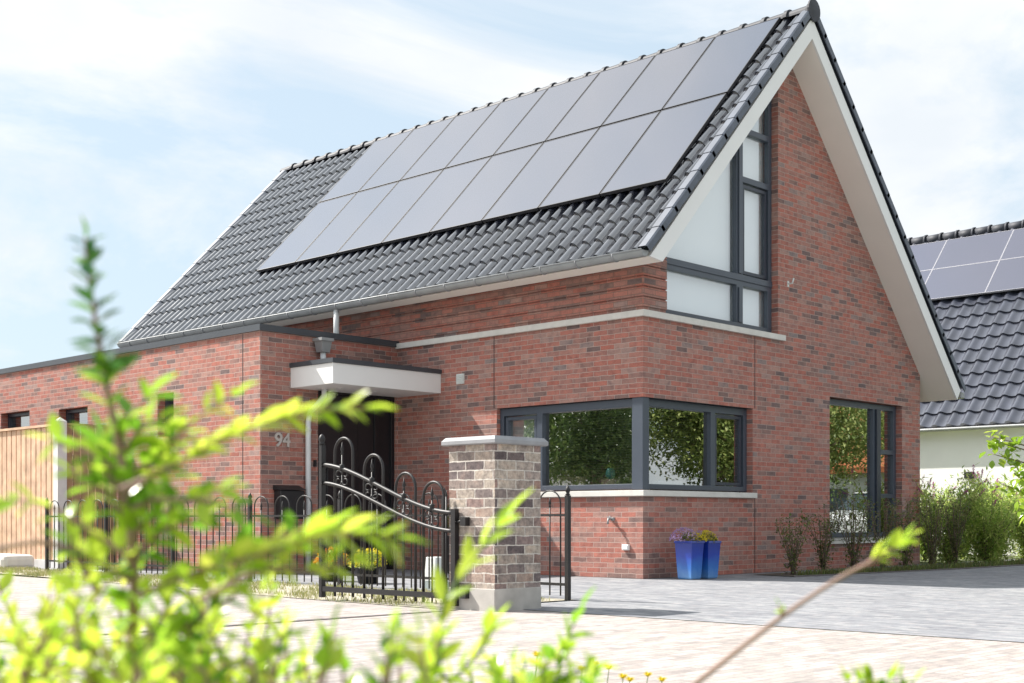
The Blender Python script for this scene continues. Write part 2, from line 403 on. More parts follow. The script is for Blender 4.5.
# ------------------------------------------------------------------ HOUSE
house = thing('brick_house', (0,0,0), 'red brick house with a steep black tiled roof and two rows of solar panels', 'house')
SL = 1.05; AX = 3.12; YF = -.45; YB = 11.35
TH = math.atan(SL)
W = 7.13
gz = lambda x: 7.22 - SL*abs(x-AX)         # soffit line
GY = lambda u, v, t: (u, t, v)             # gable plane
LX = lambda u, v, t: (t, u, v)             # long wall plane
# gable wall (C-shaped round the corner window), big upper window opening, tall lower window opening
ins = .1
gable_outer = [(0,0),(W,0),(W,gz(W)+ins),(AX,7.22+ins),(0,gz(0)+ins),(0,2.195),(2.36,2.195),(2.36,1.07),(0,1.07)]
up_hole = [(.45,3.25),(2.98,3.25),(2.98,gz(2.98)-.02),(.45,gz(.45)-.02)]
lo_hole = [(4.345,.40),(6.53,.40),(6.53,2.49),(4.345,2.49)]
b = MB(); b.slab(gable_outer, [up_hole, lo_hole], GY, 0, .3)
b.build('wall', M['brick'], house)
# long side wall
b = MB(); b.slab([(.3,0),(YB-.35,0),(YB-.35,3.95),(.3,3.95),(.3,2.195),(2.47,2.195),(2.47,1.07),(.3,1.07)], [], LX, 0, .3)
b.build('wall', M['brick'], house)
# rear and right walls
b = MB(); b.box((W-.3,.3,0),(W,YB-.35,3.05)); b.build('wall', M['brick'], house)
b = MB(); b.slab([(0,0),(W,0),(W,gz(W)+ins),(AX,7.22+ins),(0,gz(0)+ins)], [], GY, YB-.35, YB-.05); b.build('wall', M['brick'], house)
# projecting courses above the stone band
b = MB(); z = 3.275
k = 0
while z < 3.93:
    o_ = .022
    b.box((-o_, -o_, z+.012), (0, YB-.4, z+.118)); b.box((0, -o_, z+.012), (.447, 0, min(z+.118, 3.93)))
    z += .125
b.build('projecting_courses', M['brick_dark'], house)
# stone band
b = MB(); b.slab([(-.05,-.05),(3.10,-.05),(3.10,-.001),(-.001,-.001),(-.001,4.468),(-.05,4.468)], [], lambda u,v,t:(u,v,t), 3.165, 3.24)
b.build('stone_band', M['stone'], house)
# expansion joints
for bb in (((-.003,2.514,2.2),(.01,2.526,3.165)),((-.003,2.514,0),(.01,2.526,1.0)),((2.404,-.003,2.2),(2.416,.01,3.165)),((2.404,-.003,0),(2.416,.01,1.0))):
    b = MB(); b.box(*bb); b.build('expansion_joint', M['blk'], house)

# roof body: cream soffit slabs + white bargeboards
def roof_side(sgn):
    if sgn < 0: pts = [(AX,7.22),(-.20,gz(-.20)),(-.44,7.50-SL*(AX+.44)),(AX,7.50)]
    else: pts = [(AX,7.22),(AX,7.50),(7.62,7.50-SL*(7.62-AX)),(7.50,gz(7.50))]
    return pts
for s in (-1, 1):
    b = MB(); b.slab(roof_side(s), [], GY, YF+.03, YB-.03); b.build('soffit', M['soffit'], house)
    b = MB(); b.slab(roof_side(s), [], GY, YF, YF+.03-.001); b.build('bargeboard', M['white'], house)
    b = MB(); b.slab(roof_side(s), [], GY, YB-.03+.001, YB); b.build('bargeboard', M['white'], house)

# tiles
def tile_sheet(ridge_x, ridge_z, slope, eave_x, y0, y1, pitch, course, profile, lip=.03):
    """one roof slope: every course a corrugated strip tilted so that its lower edge rides over the next"""
    th = math.atan(slope); sg = 1 if eave_x > ridge_x else -1
    L = abs(eave_x-ridge_x)/math.cos(th); rows = int(round(L/course)); c = L/rows
    dirv = Vector((sg*math.cos(th), 0, -math.sin(th))); nor = Vector((sg*math.sin(th), 0, math.cos(th)))
    n = int(round((y1-y0)/pitch)); p = (y1-y0)/n; K = len(profile)
    ys = []; hs = []
    for i in range(n):
        for u, h in profile: ys.append(y0+(i+u)*p); hs.append(h)
    ys.append(y1); hs.append(profile[0][1])
    b = MB(); base = Vector((ridge_x, 0, ridge_z))
    for r in range(rows):
        jit = random.uniform(-.002,.002)
        top = r*c - .01; bot = (r+1)*c + .02
        vs = []
        for s_, off in ((top, -.012), (bot-.03, lip-.006), (bot, lip-.002+jit), (bot+.001, -.012)):
            for y, h in zip(ys, hs):
                hh = h if off > -.01 or s_ == top else h*.6
                q = base + dirv*s_ + nor*(hh+off); vs.append((q.x, y, q.z))
        m = len(ys); fs = []
        for k_ in range(3):
            for i in range(m-1): fs.append((k_*m+i, k_*m+i+1, (k_+1)*m+i+1, (k_+1)*m+i))
        b.add(vs, fs[:2*(m-1)], 0, True)
        # lip as its own flat strip
        b.add([vs[2*m+i] for i in range(m)]+[vs[3*m+i] for i in range(m)], [(i, i+1, m+i+1, m+i) for i in range(m-1)], 0, False)
    return b, rows, c, dirv, nor
roll = [(0,-.014),(.15,-.020),(.30,-.014),(.33,.010),(.385,.044),(.47,.064),(.56,.075),(.65,.078),(.74,.073),(.83,.058),(.90,.034),(.95,.004)]
TZ = 7.56
PANEL = {}
for s, ex in ((-1, -.445), (1, 7.68)):
    b, rows, c, dv, nv = tile_sheet(AX, TZ, SL, ex, YF+.04, YB-.04, .2, .37, roll, .022)
    b.build('roof_tiles', M['tile'], house, recalc=False)
    # verge tiles
    for yy, sgn in ((YF, -1), (YB, 1)):
        vb_ = MB()
        for r in range(rows):
            A = Vector((AX,0,TZ)) + dv*(r*c-.02); B_ = Vector((AX,0,TZ)) + dv*((r+1)*c+.03)
            o0 = nv*.035; o1 = nv*.062
            y_in = yy - sgn*.13; y_out = yy + sgn*.03
            dn = Vector((0,0,-.0)) - nv*.095
            prof = [(y_in, 0.0), (y_in - 0, .0), (y_out-sgn*.03, .012), (y_out, -.004), (y_out, -.13)]
            vs = []
            for P, o in ((A, .048), (B_, .057)):
                for (yq, h) in [(y_in, -.02), (y_in, .02), (y_in+sgn*.04, .05), (y_out-sgn*.02, .05), (y_out, .035), (y_out, -.045), (y_out-sgn*.015, -.045)]:
                    q = P + nv*(o+h); vs.append((q.x, yq, q.z))
            n_ = 7
            fs = [(i, i+1, n_+i+1, n_+i) for i in range(n_-1)] 
            vb_.add(vs, fs, 0, False)
        vb_.build('verge_tiles', M['tile_verge'], house)
# ridge caps
b = MB(); step = .36; y = YF-.02; RZ = TZ+.035
while y < YB:
    for (ya, yb_, r0, r1) in ((y, y+step+.03, .115, .105), (y-.012, y+.045, .132, .132)):
        vs = []; n_ = 10
        for yy, r_ in ((ya, r0), (yb_, r1), (yb_, r1-.02), (ya, r0-.02)):
            for k in range(n_+1):
                a = math.pi*(k/n_)*1.0; vs.append((AX+r_*1.05*math.cos(a), yy, RZ-.03+r_*math.sin(a)))
        fs = []
        for q in range(3):
            for k in range(n_): fs.append((q*(n_+1)+k, q*(n_+1)+k+1, (q+1)*(n_+1)+k+1, (q+1)*(n_+1)+k))
        for k in range(n_): fs.append((3*(n_+1)+k, 3*(n_+1)+k+1, k+1, k))
        b.add(vs, fs, 0, False)
    y += step
# round end disc of the ridge
b.tube([(AX, YF-.035, RZ+.0), (AX, YF-.01, RZ+.0)], .15, 20, smooth=False)
b.build('ridge_tiles', M['ridge'], house)

# gutter with its straps
gx, gzc, gr = -.512, 3.825, .070
b = MB(); vs = []; n_ = 10
for yy in (YF+.02, YB-.02):
    for r_ in (gr, gr-.006):
        for k in range(n_+1):
            a = math.pi + math.pi*k/n_; vs.append((gx+r_*math.cos(a), yy, gzc+r_*math.sin(a)))
fs = []
m1 = n_+1
for k in range(n_):
    fs += [(k, k+1, 2*m1+k+1, 2*m1+k), (m1+k, m1+k+1, 3*m1+k+1, 3*m1+k), (k, k+1, m1+k+1, m1+k)]
fs += [(0, m1, 3*m1, 2*m1), (n_, m1+n_, 3*m1+n_, 2*m1+n_)]
b.add(vs, fs, 0, True)
for yy in (YF+.02, YB-.02):
    b.add([(gx+gr*math.cos(math.pi+math.pi*k/n_), yy+.001, gzc+gr*math.sin(math.pi+math.pi*k/n_)) for k in range(n_+1)], [tuple(range(n_+1))])
b.tube([(gx-gr, YF+.02, gzc+.004), (gx-gr, YB-.02, gzc+.004)], .010, 6)
gut = b.build('gutter', M['zinc'], house)
yy = YF+.45
while yy < YB-.1:
    b = MB(); b.tube([(gx+(gr+.007)*math.cos(math.pi+math.pi*k/10), yy, gzc+(gr+.007)*math.sin(math.pi+math.pi*k/10)) for k in range(11)], .009, 6); b.build('gutter_bracket', M['capstone'], gut)
    yy += .575
b = MB(); b.box((7.69, YF+.02, 2.66), (7.82, YB-.02, 2.76)); b.build('gutter', M['zinc'], house, bevel=.02)

# solar panels 8 x 2
dv = Vector((-math.cos(TH),0,-math.sin(TH))); nv = Vector((-math.sin(TH),0,math.cos(TH)))
def slope_pt(x): return Vector((AX,0,TZ)) + dv*((AX-x)/math.cos(TH))
xr = [3.07, 1.79, .475]       # row limits (before the raise)
pw = 8.56/8; PY = -.05
frame0 = None
for r in range(2):
    for i in range(8):
        y0 = PY+i*pw+.010; y1 = PY+(i+1)*pw-.010
        A = slope_pt(xr[r]-.012)+nv*.095; B_ = slope_pt(xr[r+1]+.012)+nv*.095
        def sl3(u, v, t): 
            q = A + (B_-A)*u + nv*t; return (q.x, v, q.z)
        p_ = MB(); tl = (B_-A).length; e = .012/tl
        p_.slab([(e,y0+.012),(1-e,y0+.012),(1-e,y1-.012),(e,y1-.012)], [], sl3, 0, .030)
        po = p_.build('solar_panel', M['pv'], house)
        fr = MB(); fr.slab([(0,y0),(1,y0),(1,y1),(0,y1)], [[(e,y0+.012),(1-e,y0+.012),(1-e,y1-.012),(e,y1-.012)]], sl3, -.01, .0325)
        fr.build('frame', M['pv_frame'], po)
# mounting rails, ends showing at the verge and black skirt under the lowest row
b = MB()
for x in (2.75, 2.0, 1.45, .75):
    q = slope_pt(x)+nv*.065
    b.box((q.x-.02,-.09,q.z-.02),(q.x+.02,8.42,q.z+.02))
b.build('mounting_rail', M['pv_frame'], house)

# ---- windows
def window(parent, name, to3d, outer, cols, t0, t1, fw, fmat, gmat, label=None, glass_t=None, recess=.02):
    """outer=(u0,v0,u1,v1); cols = list of openings (u0,v0,u1,v1) filled by panes"""
    u0, v0, u1, v1 = outer
    f = MB(); f.slab([(u0,v0),(u1,v0),(u1,v1),(u0,v1)], [[(a,b2),(c2,b2),(c2,d),(a,d)] for a,b2,c2,d in cols], to3d, t0, t1)
    wo = f.build(name, fmat, parent, bevel=.004)
    if label: wo['label'] = label
    gt = glass_t if glass_t is not None else t0+(t1-t0)*.85
    for a,b2,c2,d in cols:
        p_ = MB(); e = -.005
        p_.add([to3d(a+e,b2+e,gt),to3d(c2-e,b2+e,gt),to3d(c2-e,d-e,gt),to3d(a+e,d-e,gt)], [(0,1,2,3)])
        p_.build('pane', gmat, wo, recalc=False)
    return wo
def sash(parent, to3d, o, w_, t0, t1, m):
    a,b2,c2,d = o
    f = MB(); f.slab([(a,b2),(c2,b2),(c2,d),(a,d)], [[(a+w_,b2+w_),(c2-w_,b2+w_),(c2-w_,d-w_),(a+w_,d-w_)]], to3d, t0, t1)
    return f.build('sash', m, parent, bevel=.003)
# corner window: gable leaf, long-side leaf, corner casing, stone sill
wg = window(house, 'window', GY, (.13,1.085,2.355,2.19), [(.20,1.15,1.53,2.10),(1.63,1.15,2.28,2.10)], .09, .16, .07, M['alu'], M['glass'])
sash(wg, GY, (1.65,1.16,2.26,2.085), .04, .11, .15, M['alu_dark'])
wl = window(house, 'window', LX, (.13,1.085,2.465,2.19), [(.22,1.15,1.70,2.09),(1.80,1.15,2.40,2.09)], .06, .14, .07, M['alu'], M['glass'])
sash(wl, LX, (1.82,1.16,2.38,2.075), .045, .08, .13, M['alu'])
b = MB(); b.slab([(0,0),(.125,0),(.125,.10),(.10,.125),(.10,.165),(0,.165)], [], lambda u,v,t:(u+.012,v+.012,t), 1.075, 2.193)
b.build('corner_casing', M['alu'], house, bevel=.004)
b = MB(); b.box((.006,.17,2.193),(.058,2.46,2.2)); b.box((.135,.004,2.190),(2.35,.088,2.199)); b.build('lintel_trim', M['blk'], house)
b = MB(); b.slab([(-.05,-.05),(2.40,-.05),(2.40,.16),(.12,.16),(.12,2.48),(-.05,2.44)], [], lambda u,v,t:(u,v,t), .998, 1.068)
b.build('window_sill', M['stone'], house, bevel=.005)
# tall lower window right of gable
wt = window(house, 'window', GY, (4.355,.45,6.525,2.48), [(4.42,.52,5.80,2.40),(6.04,.52,6.44,1.04),(6.04,1.11,6.44,1.72),(6.04,1.79,6.44,2.40)], .10, .16, .06, M['alu'], M['glass'])
b = MB(); b.slab([(5.86,.50),(5.98,.50),(5.98,2.40),(5.86,2.40)], [], GY, .065, .099); b.build('mullion', M['alu_dark'], wt, bevel=.004)
b = MB(); b.box((4.30,-.04,.36),(6.47,.12,.40)); b.box((4.346,.12,.40),(6.529,.19,.449)); b.build('window_sill', M['stone'], house)
# big upper gable window
uz = lambda x: gz(x)-.035
f = MB()
holes = [[(.51,3.33),(2.13,3.33),(2.13,3.83),(.51,3.83)], [(2.28,3.33),(2.88,3.33),(2.88,3.83),(2.28,3.83)],
         [(.51,3.98),(2.13,3.98),(2.13,uz(2.13)-.07),(.51,uz(.51)-.07)], [(2.28,3.98),(2.90,3.98),(2.90,5.22),(2.28,5.22)],
         [(2.28,5.30),(2.90,5.30),(2.90,5.88),(2.28,5.88)], [(2.28,5.96),(2.90,5.96),(2.90,uz(2.90)-.06),(2.28,uz(2.28)-.06)]]
f.slab([(.455,3.26),(2.975,3.26),(2.975,uz(2.975)),(.455,uz(.455))], holes, GY, .10, .17)
wu = f.build('window', M['alu'], house, bevel=.004); wu['label'] = 'tall sloping gable window with white blinds'
for h in holes:
    p_ = MB(); p_.add([(u, .155, v) for u, v in h], [(0,1,2,3)]); p_.build('pane', M['glass_up'], wu, recalc=False)
b = MB(); b.slab([(2.165,3.99),(2.245,3.99),(2.245,uz(2.245)-.06),(2.165,uz(2.165)-.06)], [], GY, .08, .099); b.box((2.165,.08,3.34),(2.245,.099,3.80)); b.build('mullion', M['alu'], wu, bevel=.003)
b = MB(); b.box((.456,.085,3.895),(2.97,.099,3.975)); b.build('transom', M['alu'], wu, bevel=.003)
sash(wu, GY, (2.30,4.0,2.88,5.20), .045, .12, .165, M['alu_dark'])
b = MB(); b.slab([(.46,3.27),(2.97,3.27),(2.97,uz(2.97)-.02),(.46,uz(.46)-.02)], [], GY, .23, .235); b.build('blind', M['blind'], wu)
# interiors
b = MB(); b.box((.31,.31,.01),(W-.31,YB-.4,.05)); b.build('floor', M['inner_floor'], house)
b = MB(); b.box((.31,.31,2.62),(W-.31,YB-.4,2.70)); b.box((3.6,.31,.05),(3.7,5.1,2.62)); b.box((.31,4.4,.05),(3.6,4.5,2.62)); b.box((3.7,5.1,.05),(W-.31,5.2,2.62)); b.build('interior_wall', M['inner'], house)
# venetian blinds, half tilted, behind the corner panes
b = MB(); z = 1.17
rx = Matrix.Rotation(rad(25), 3, 'Y')
while z < 2.1:
    b.box((.335,.27,z),(.36,1.62,z+.0015), rot=rx); z += .032
b.build('venetian_blind', M['slat'], wl)
b = MB(); b.box((.19,1.80,1.17),(.195,2.40,2.07)); b.build('roller_blind', M['blind'], wl)
b = MB(); z = 1.17; rx = Matrix.Rotation(rad(-25), 3, 'X')
while z < 2.1:
    b.box((.40,.335,z),(1.44,.36,z+.0015), rot=rx); z += .032
b.build('venetian_blind', M['slat'], wg)

# wall furniture
b = MB(); b.box((-.02,3.09,2.57),(0,3.23,2.71)); 
for k in range(5): b.box((-.034,3.10,2.585+k*.025),(-.021,3.22,2.595+k*.025))
b.build('vent_grille', M['greybox'], house)
b = MB(); b.tube([(0,.467,.72),(-.09,.467,.72),(-.10,.467,.66)], .014, 8); b.lathe((-.0,.467,.70),[(.03,0),(.03,.04)],10); b.box((-.075,.44,.735),(-.055,.50,.75))
b.tube([(-.06,.467,.73),(-.06,.467,.76)], .006, 6)
b.build('garden_tap', M['zinc'], house)
b = MB(); b.box((-.035,.20,.34),(0,.30,.41)); b.box((-.042,.21,.35),(-.035,.29,.40)); b.build('outdoor_socket', M['white'], house, bevel=.004)
b = MB(); b.tube([(3.23,0,3.97),(3.23,-.07,3.97),(3.23,-.09,4.04)], .012, 6); b.box((3.21,-.008,3.93),(3.25,0,4.01)); b.build('wall_hook', M['greybox'], house)

# ---- extension with flat roof
EX, EY = -2.385, 4.468
b = MB(); b.slab([(EX,0),(-1.44,0),(-1.44,2.5),(-.03,2.5),(-.03,0),(0,0),(0,3.19),(EX,3.19)], [], GY, EY, EY+.3); b.build('wall', M['brick'], house)
whs = [(10.95,12.0,2.02,2.52),(9.02,9.95,2.02,2.47),(6.56,6.99,1.90,2.52)]
b = MB(); b.slab([(EY+.3,0),(20,0),(20,3.19),(EY+.3,3.19)], [[(a,c_),(b2,c_),(b2,d),(a,d)] for a,b2,c_,d in whs], LX, EX, EX+.3); b.build('wall', M['brick'], house)
b = MB(); b.box((EX+.3,19.7,0),(3,20,3.19)); b.box((2.7,YB,0),(3,19.7,3.19)); b.build('wall', M['brick'], house)
for a,b2,c_,d in whs:
    wn = window(house, 'window', LX, (a+.005,c_+.005,b2-.005,d-.005), [(a+.06,c_+.06,b2-.06,d-.06)], EX+.12, EX+.19, .05, M['alu_dark'], M['glass'])
b = MB(); b.slab([(EX-.03,EY-.03),(-.001,EY-.03),(-.001,YB-.3),(3.03,YB-.3),(3.03,20.03),(EX-.03,20.03)], [], lambda u,v,t:(u,v,t), 3.19, 3.275)
b.build('flat_roof', M['fascia'], house)
for yj in (4.86, 12.1):
    b = MB(); b.box((EX-.003,yj,0),(EX+.01,yj+.01,3.18)); b.build('expansion_joint', M['blk'], house)
b = MB(); b.box((EX+.35,EY+.35,.01),(-.05,YB,.03)); b.box((EX+.35,EY+1.6,.03),(-.05,EY+1.7,3.1)); b.build('floor', M['inner'], house)
# entrance door set back in its opening
b = MB(); b.slab([(-1.44,0),(-.03,0),(-.03,2.5),(-1.44,2.5)], [[(-1.37,.04),(-.40,.04),(-.40,2.44),(-1.37,2.44)],[(-.33,.04),(-.09,.04),(-.09,2.44),(-.33,2.44)]], GY, EY+.04, EY+.13)
df = b.build('door_frame', M['door'], house, bevel=.004)
b = MB(); b.box((-1.365,EY+.06,.045),(-.405,EY+.11,2.435))
for x in (-1.0,-.7): b.box((x-.004,EY+.056,.05),(x+.004,EY+.059,2.43))
dr = b.build('door', M['door'], house)
b = MB(); b.tube([(-1.28,EY,.8),(-1.28,EY,1.5)], .012, 8); b.tube([(-1.28,EY,.9),(-1.28,EY+.06,.9)], .01, 6); b.tube([(-1.28,EY,1.4),(-1.28,EY+.06,1.4)], .01, 6); b.build('handle', M['blk'], dr)
b = MB(); b.box((-.335,EY+.07,.035),(-.085,EY+.09,2.445)); b.build('side_panel', M['door'], df, recalc=False)
# canopy
cy, cx = 3.56, -1.90
b = MB(); b.box((cx,cy,2.47),(0,EY,2.74)); cn = b.build('canopy', M['white'], house, bevel=.004)
b = MB(); b.box((cx-.02,cy-.02,2.742),(-.001,EY-.001,2.80)); b.build('canopy_roofing', M['fascia'], cn)
b = MB()
for x in (-1.45,-.85): b = MB(); b.lathe((x,4.0,2.462),[(.045,0),(.045,.007)],14); b.build('downlight', M['concrete'], cn)
# hopper, drainpipes
hx, hy = -1.43, EY-.10
b = MB(); vs = []
for z_, s_ in ((2.98,.065),(3.13,.085),(3.13,.105),(3.17,.105)):
    vs += [(hx-s_,hy-s_,z_),(hx+s_,hy-s_,z_),(hx+s_,hy+s_,z_),(hx-s_,hy+s_,z_)]
fs = [(0,1,2,3),(12,13,14,15)]
for k in range(3):
    for i in range(4): fs.append((k*4+i,k*4+(i+1)%4,k*4+4+(i+1)%4,k*4+4+i))
b.add(vs, fs); b.build('hopper_head', M['zinc'], house)
b = MB(); b.tube([(hx,hy,2.99),(hx,hy,2.79)], .04, 12)
b.tube([(hx-.06,EY-.20,2.475),(hx-.06,EY-.20,2.38),(hx-.12,EY-.14,2.27),(hx-.20,EY-.07,2.16),(hx-.22,EY-.06,2.02),(hx-.22,EY-.06,.02)], .038, 12)
for z_ in (1.9,1.0,.25): b.tube([(hx-.22,EY-.06,z_),(hx-.22,EY-.06,z_+.03)], .043, 12)
b.build('drainpipe', M['pipe'], house)
b = MB(); b.tube([(gx+.02,3.96+1.3,3.80),(gx+.02,3.96+1.3,3.27)], .042, 12); b.build('drainpipe', M['pipe'], house)
b = MB(); b.box((-1.52,EY-.03,1.43),(-1.485,EY,1.52)); b.build('doorbell', M['blk'], house)
# house number 94
def text_mesh(body, size, m, parent, loc, rot, name, ext=.008):
    cu = bpy.data.curves.new(name, 'FONT'); cu.body = body; cu.size = size; cu.extrude = ext; cu.align_x = 'CENTER'; cu.align_y = 'CENTER'; cu.offset = .004
    t = bpy.data.objects.new(name, cu); COL.objects.link(t)
    dg = bpy.context.evaluated_depsgraph_get(); me = bpy.data.meshes.new_from_object(t.evaluated_get(dg))
    bpy.data.objects.remove(t)
    o = bpy.data.objects.new(name, me); COL.objects.link(o); me.materials.clear(); me.materials.append(m)
    o.parent = parent; o.location = loc; o.rotation_euler = rot; return o
text_mesh('94', .26, M['text'], house, (-2.04, EY-.014, 1.76), (rad(90),0,0), 'house_number')

# mailbox
mb = thing('mailbox', (-1.97,EY-.08,.76), 'black metal mailbox below the number 94, left of the drainpipe', 'mailbox')
b = MB(); b.box((-2.17,EY-.15,.72),(-1.78,EY,1.10)); b.build('body', M['blk'], mb, bevel=.01)
b = MB(); b.slab([(EY-.175,1.105),(EY-.001,1.17),(EY-.001,1.105)], [], lambda u,v,t:(t,u,v), -2.185, -1.765); b.box((-2.13,EY-.154,1.0),(-1.82,EY-.151,1.03)); b.build('lid', M['blk'], mb)

# ------------------------------------------------------------------ neighbour's house
nb = thing('white_house', (12.9,0,0), 'white rendered neighbouring house with a black tiled roof and violet solar panels', 'house')
NX, NRX, NRZ, NEX = 12.92, 17.33, 7.45, 12.75
nsl = (NRZ-2.60)/(NRX-NEX)
b = MB(); b.slab([(NX,0),(2*NRX-NX,0),(2*NRX-NX,2.75),(NRX,NRZ-.35),(NX,2.75)], [], GY, -.9, 6.2); b.build('wall', M['render'], nb)
b = MB(); b.slab([(NEX+.05,2.50),(NX+.3,2.50),(NX+.3,2.8),(NRX,NRZ-.20),(NRX,NRZ-.06),(NEX+.05,2.585)], [], GY, -1.1, 6.5); b.build('fascia', M['white'], nb)
b = MB(); b.slab([(2*NRX-NEX-.05,2.50),(2*NRX-NX-.3,2.50),(2*NRX-NX-.3,2.8),(NRX,NRZ-.20),(NRX,NRZ-.06),(2*NRX-NEX-.05,2.585)], [], GY, -1.1, 6.5); b.build('fascia', M['white'], nb)
wave = [(0,0),(.12,-.006),(.30,-.004),(.46,.012),(.58,.036),(.68,.050),(.78,.050),(.88,.036),(.95,.014)]
for ex in (NEX, 2*NRX-NEX):
    b, rows, c, _, _ = tile_sheet(NRX, NRZ, nsl, ex, -1.1, 6.5, .31, .40, wave, .03); b.build('roof_tiles', M['tile_n'], nb, recalc=False)
b = MB(); y = -1.1
while y < 6.5:
    b.tube([(NRX,y,NRZ+.0),(NRX,y+.42,NRZ+.0)], [.13,.115], 12); b.tube([(NRX,y,NRZ+.0),(NRX,y+.05,NRZ+.0)], .145, 12); y += .4
b.build('ridge_tiles', M['ridge'], nb)
nth = math.atan(nsl); ndv = Vector((-math.cos(nth),0,-math.sin(nth))); nnv = Vector((-math.sin(nth),0,math.cos(nth)))
for r, (xa, xb) in enumerate(((17.12,16.36),(16.36,15.58))):
    for i in range(4):
        y1 = 5.85-i*1.6; y0 = y1-1.6
        A = Vector((NRX,0,NRZ))+ndv*((NRX-xa)/math.cos(nth))+nnv*.11; B_ = Vector((NRX,0,NRZ))+ndv*((NRX-xb)/math.cos(nth))+nnv*.11
        def n3(u, v, t): q = A+(B_-A)*u+nnv*t; return (q.x, v, q.z)
        e = .012
        p_ = MB(); p_.slab([(e,y0+.013),(1-e,y0+.013),(1-e,y1-.013),(e,y1-.013)], [], n3, 0, .03); po = p_.build('solar_panel', M['pv_n'], nb)
        fr = MB(); fr.slab([(0.002,y0+.002),(.998,y0+.002),(.998,y1-.002),(0.002,y1-.002)], [[(e,y0+.013),(1-e,y0+.013),(1-e,y1-.013),(e,y1-.013)]], n3, -.01, .033); fr.build('frame', M['pv_frame_silver'], po)
b = MB(); b.box((NEX-.10,-1.1,2.51),(NEX+.06,6.5,2.565)); b.build('gutter', M['zinc'], nb, bevel=.02)
b = MB(); b.box((NX-.10,1.72,1.53),(NX,1.90,1.67)); b.build('wall_lamp', M['blk'], nb, bevel=.008)

# ------------------------------------------------------------------ brick pillar
PX0, PX1, PY0, PY1 = -5.17, -4.64, -2.59, -2.07
pil = thing('brick_pillar', ((PX0+PX1)/2,(PY0+PY1)/2,0), 'square gate pillar of weathered buff and purple brick with a grey stone cap', 'pillar')
b = MB(); b.box((PX0-.005,PY0-.005,-.02),(PX1+.005,PY1+.005,.17)); b.build('plinth', M['plinth'], pil, bevel=.006)
b = MB(); b.box((PX0,PY0,.17),(PX1,PY1,1.31)); b.build('shaft', M['pillar_brick'], pil)
b = MB(); z0, z1, z2 = 1.31, 1.345, 1.375; o0, o1 = .045, .02
vs = []
for z_, o_ in ((z0,o0-.01),(z0+.008,o0),(z1,o0),(z2,o1)):
    vs += [(PX0-o_,PY0-o_,z_),(PX1+o_,PY0-o_,z_),(PX1+o_,PY1+o_,z_),(PX0-o_,PY1+o_,z_)]
fs = [(0,1,2,3),(12,13,14,15)]
for k in range(3):
    for i in range(4): fs.append((k*4+i,k*4+(i+1)%4,k*4+4+(i+1)%4,k*4+4+i))
b.add(vs, fs); b.build('cap', M['capstone'], pil)

# ------------------------------------------------------------------ low iron fence
FX = -3.75
fence = thing('iron_fence', (FX,2.7,0), 'low black wrought iron fence with hooped tops and spear points', 'fence')
posts = [7.62,5.99,4.37,2.74,1.107,-.5,-2.10]
def finial(b, x, y, z, r=.022):
    b.lathe((x,y,z), [(r*.7,0),(r*1.15,.008),(r*.6,.018),(r*1.0,.035),(r*1.1,.05),(r*.7,.07),(r*.15,.092)], 10)
def spear(b, x, y, z, s=1.0):
    b.lathe((x,y,z), [(.006*s,0),(.012*s,.012*s),(.006*s,.022*s),(.014*s,.04*s),(.009*s,.062*s),(.001,.10*s)], 8)
for y in posts:
    b = MB(); b.box((FX-.02,y-.02,-.02),(FX+.02,y+.02,.93)); finial(b, FX, y, .93); b.build('post', M['iron'], fence)
for a, c_ in zip(posts[:-1], posts[1:]):
    y1, y0 = a-.02, c_+.02
    b = MB(); b.box((FX-.008,y0,.745),(FX+.008,y1,.765)); b.box((FX-.008,y0,.125),(FX+.008,y1,.15))
    n_ = 4 if (y1-y0) > 1.3 else 4
    wdt = (y1-y0)/n_
    for i in range(n_):
        yc = y0+(i+.5)*wdt; hw = wdt*.33
        pts = [(FX,yc-hw,.035),(FX,yc-hw,.86)] + [(FX, yc-hw*math.cos(math.pi*k/10), .86+.115*math.sin(math.pi*k/10)) for k in range(1,10)] + [(FX,yc+hw,.86),(FX,yc+hw,.035)]
        b.tube(pts, .0075, 6)
        b.tube([(FX,yc,.035),(FX,yc,.83)], .0075, 6); spear(b, FX, yc, .82, 1.0)
    b.build('railing_panel', M['iron'], fence)

# ------------------------------------------------------------------ gate wing
GX = -5.2; gy0, gy1 = -.448, -2.17
gate = thing('iron_gate', (GX,(gy0+gy1)/2,0), 'black wrought iron gate with a curved falling top, hung on the brick pillar', 'gate')
b = MB(); b.box((GX-.024,gy0-.024,.02),(GX+.024,gy0+.0134,1.38)); b.lathe((GX,gy0,1.38),[(.018,0),(.03,.01),(.02,.022),(.028,.04),(.03,.06),(.02,.085),(.004,.10)],12); b.build('post', M['iron'], gate)
b = MB(); b.box((GX-.024,gy1-.024,.02),(GX+.02,gy1+.024,.80)); b.build('post', M['iron'], gate)
def curve(t, za, zb):   # S curve from tall end (t=0) to hinge (t=1)
    t = min(1, max(0, t))**.95; s = t*t*(3-2*t)
    return za + (zb-za)*(.1*t + .9*s)
ysp = lambda t: gy0 + (gy1-gy0)*t
up = lambda t: curve(t, 1.205, .768); lo = lambda t: curve(t, 1.043, .622)
b = MB(); b.tube([(GX,ysp(t/24),up(t/24)) for t in range(25)], .019, 8); b.build('curved_rail', M['iron'], gate)
b = MB(); b.tube([(GX,ysp(t/24),lo(t/24)) for t in range(25)], .017, 8); b.build('curved_rail', M['iron'], gate)
b = MB(); b.box((GX-.02,gy1,.075),(GX+.02,gy0,.12)); b.build('bottom_rail', M['iron'], gate)
b = MB()
hoopc = [(-.735,1.433),(-1.14,1.272),(-1.553,1.105),(-1.90,1.023)]
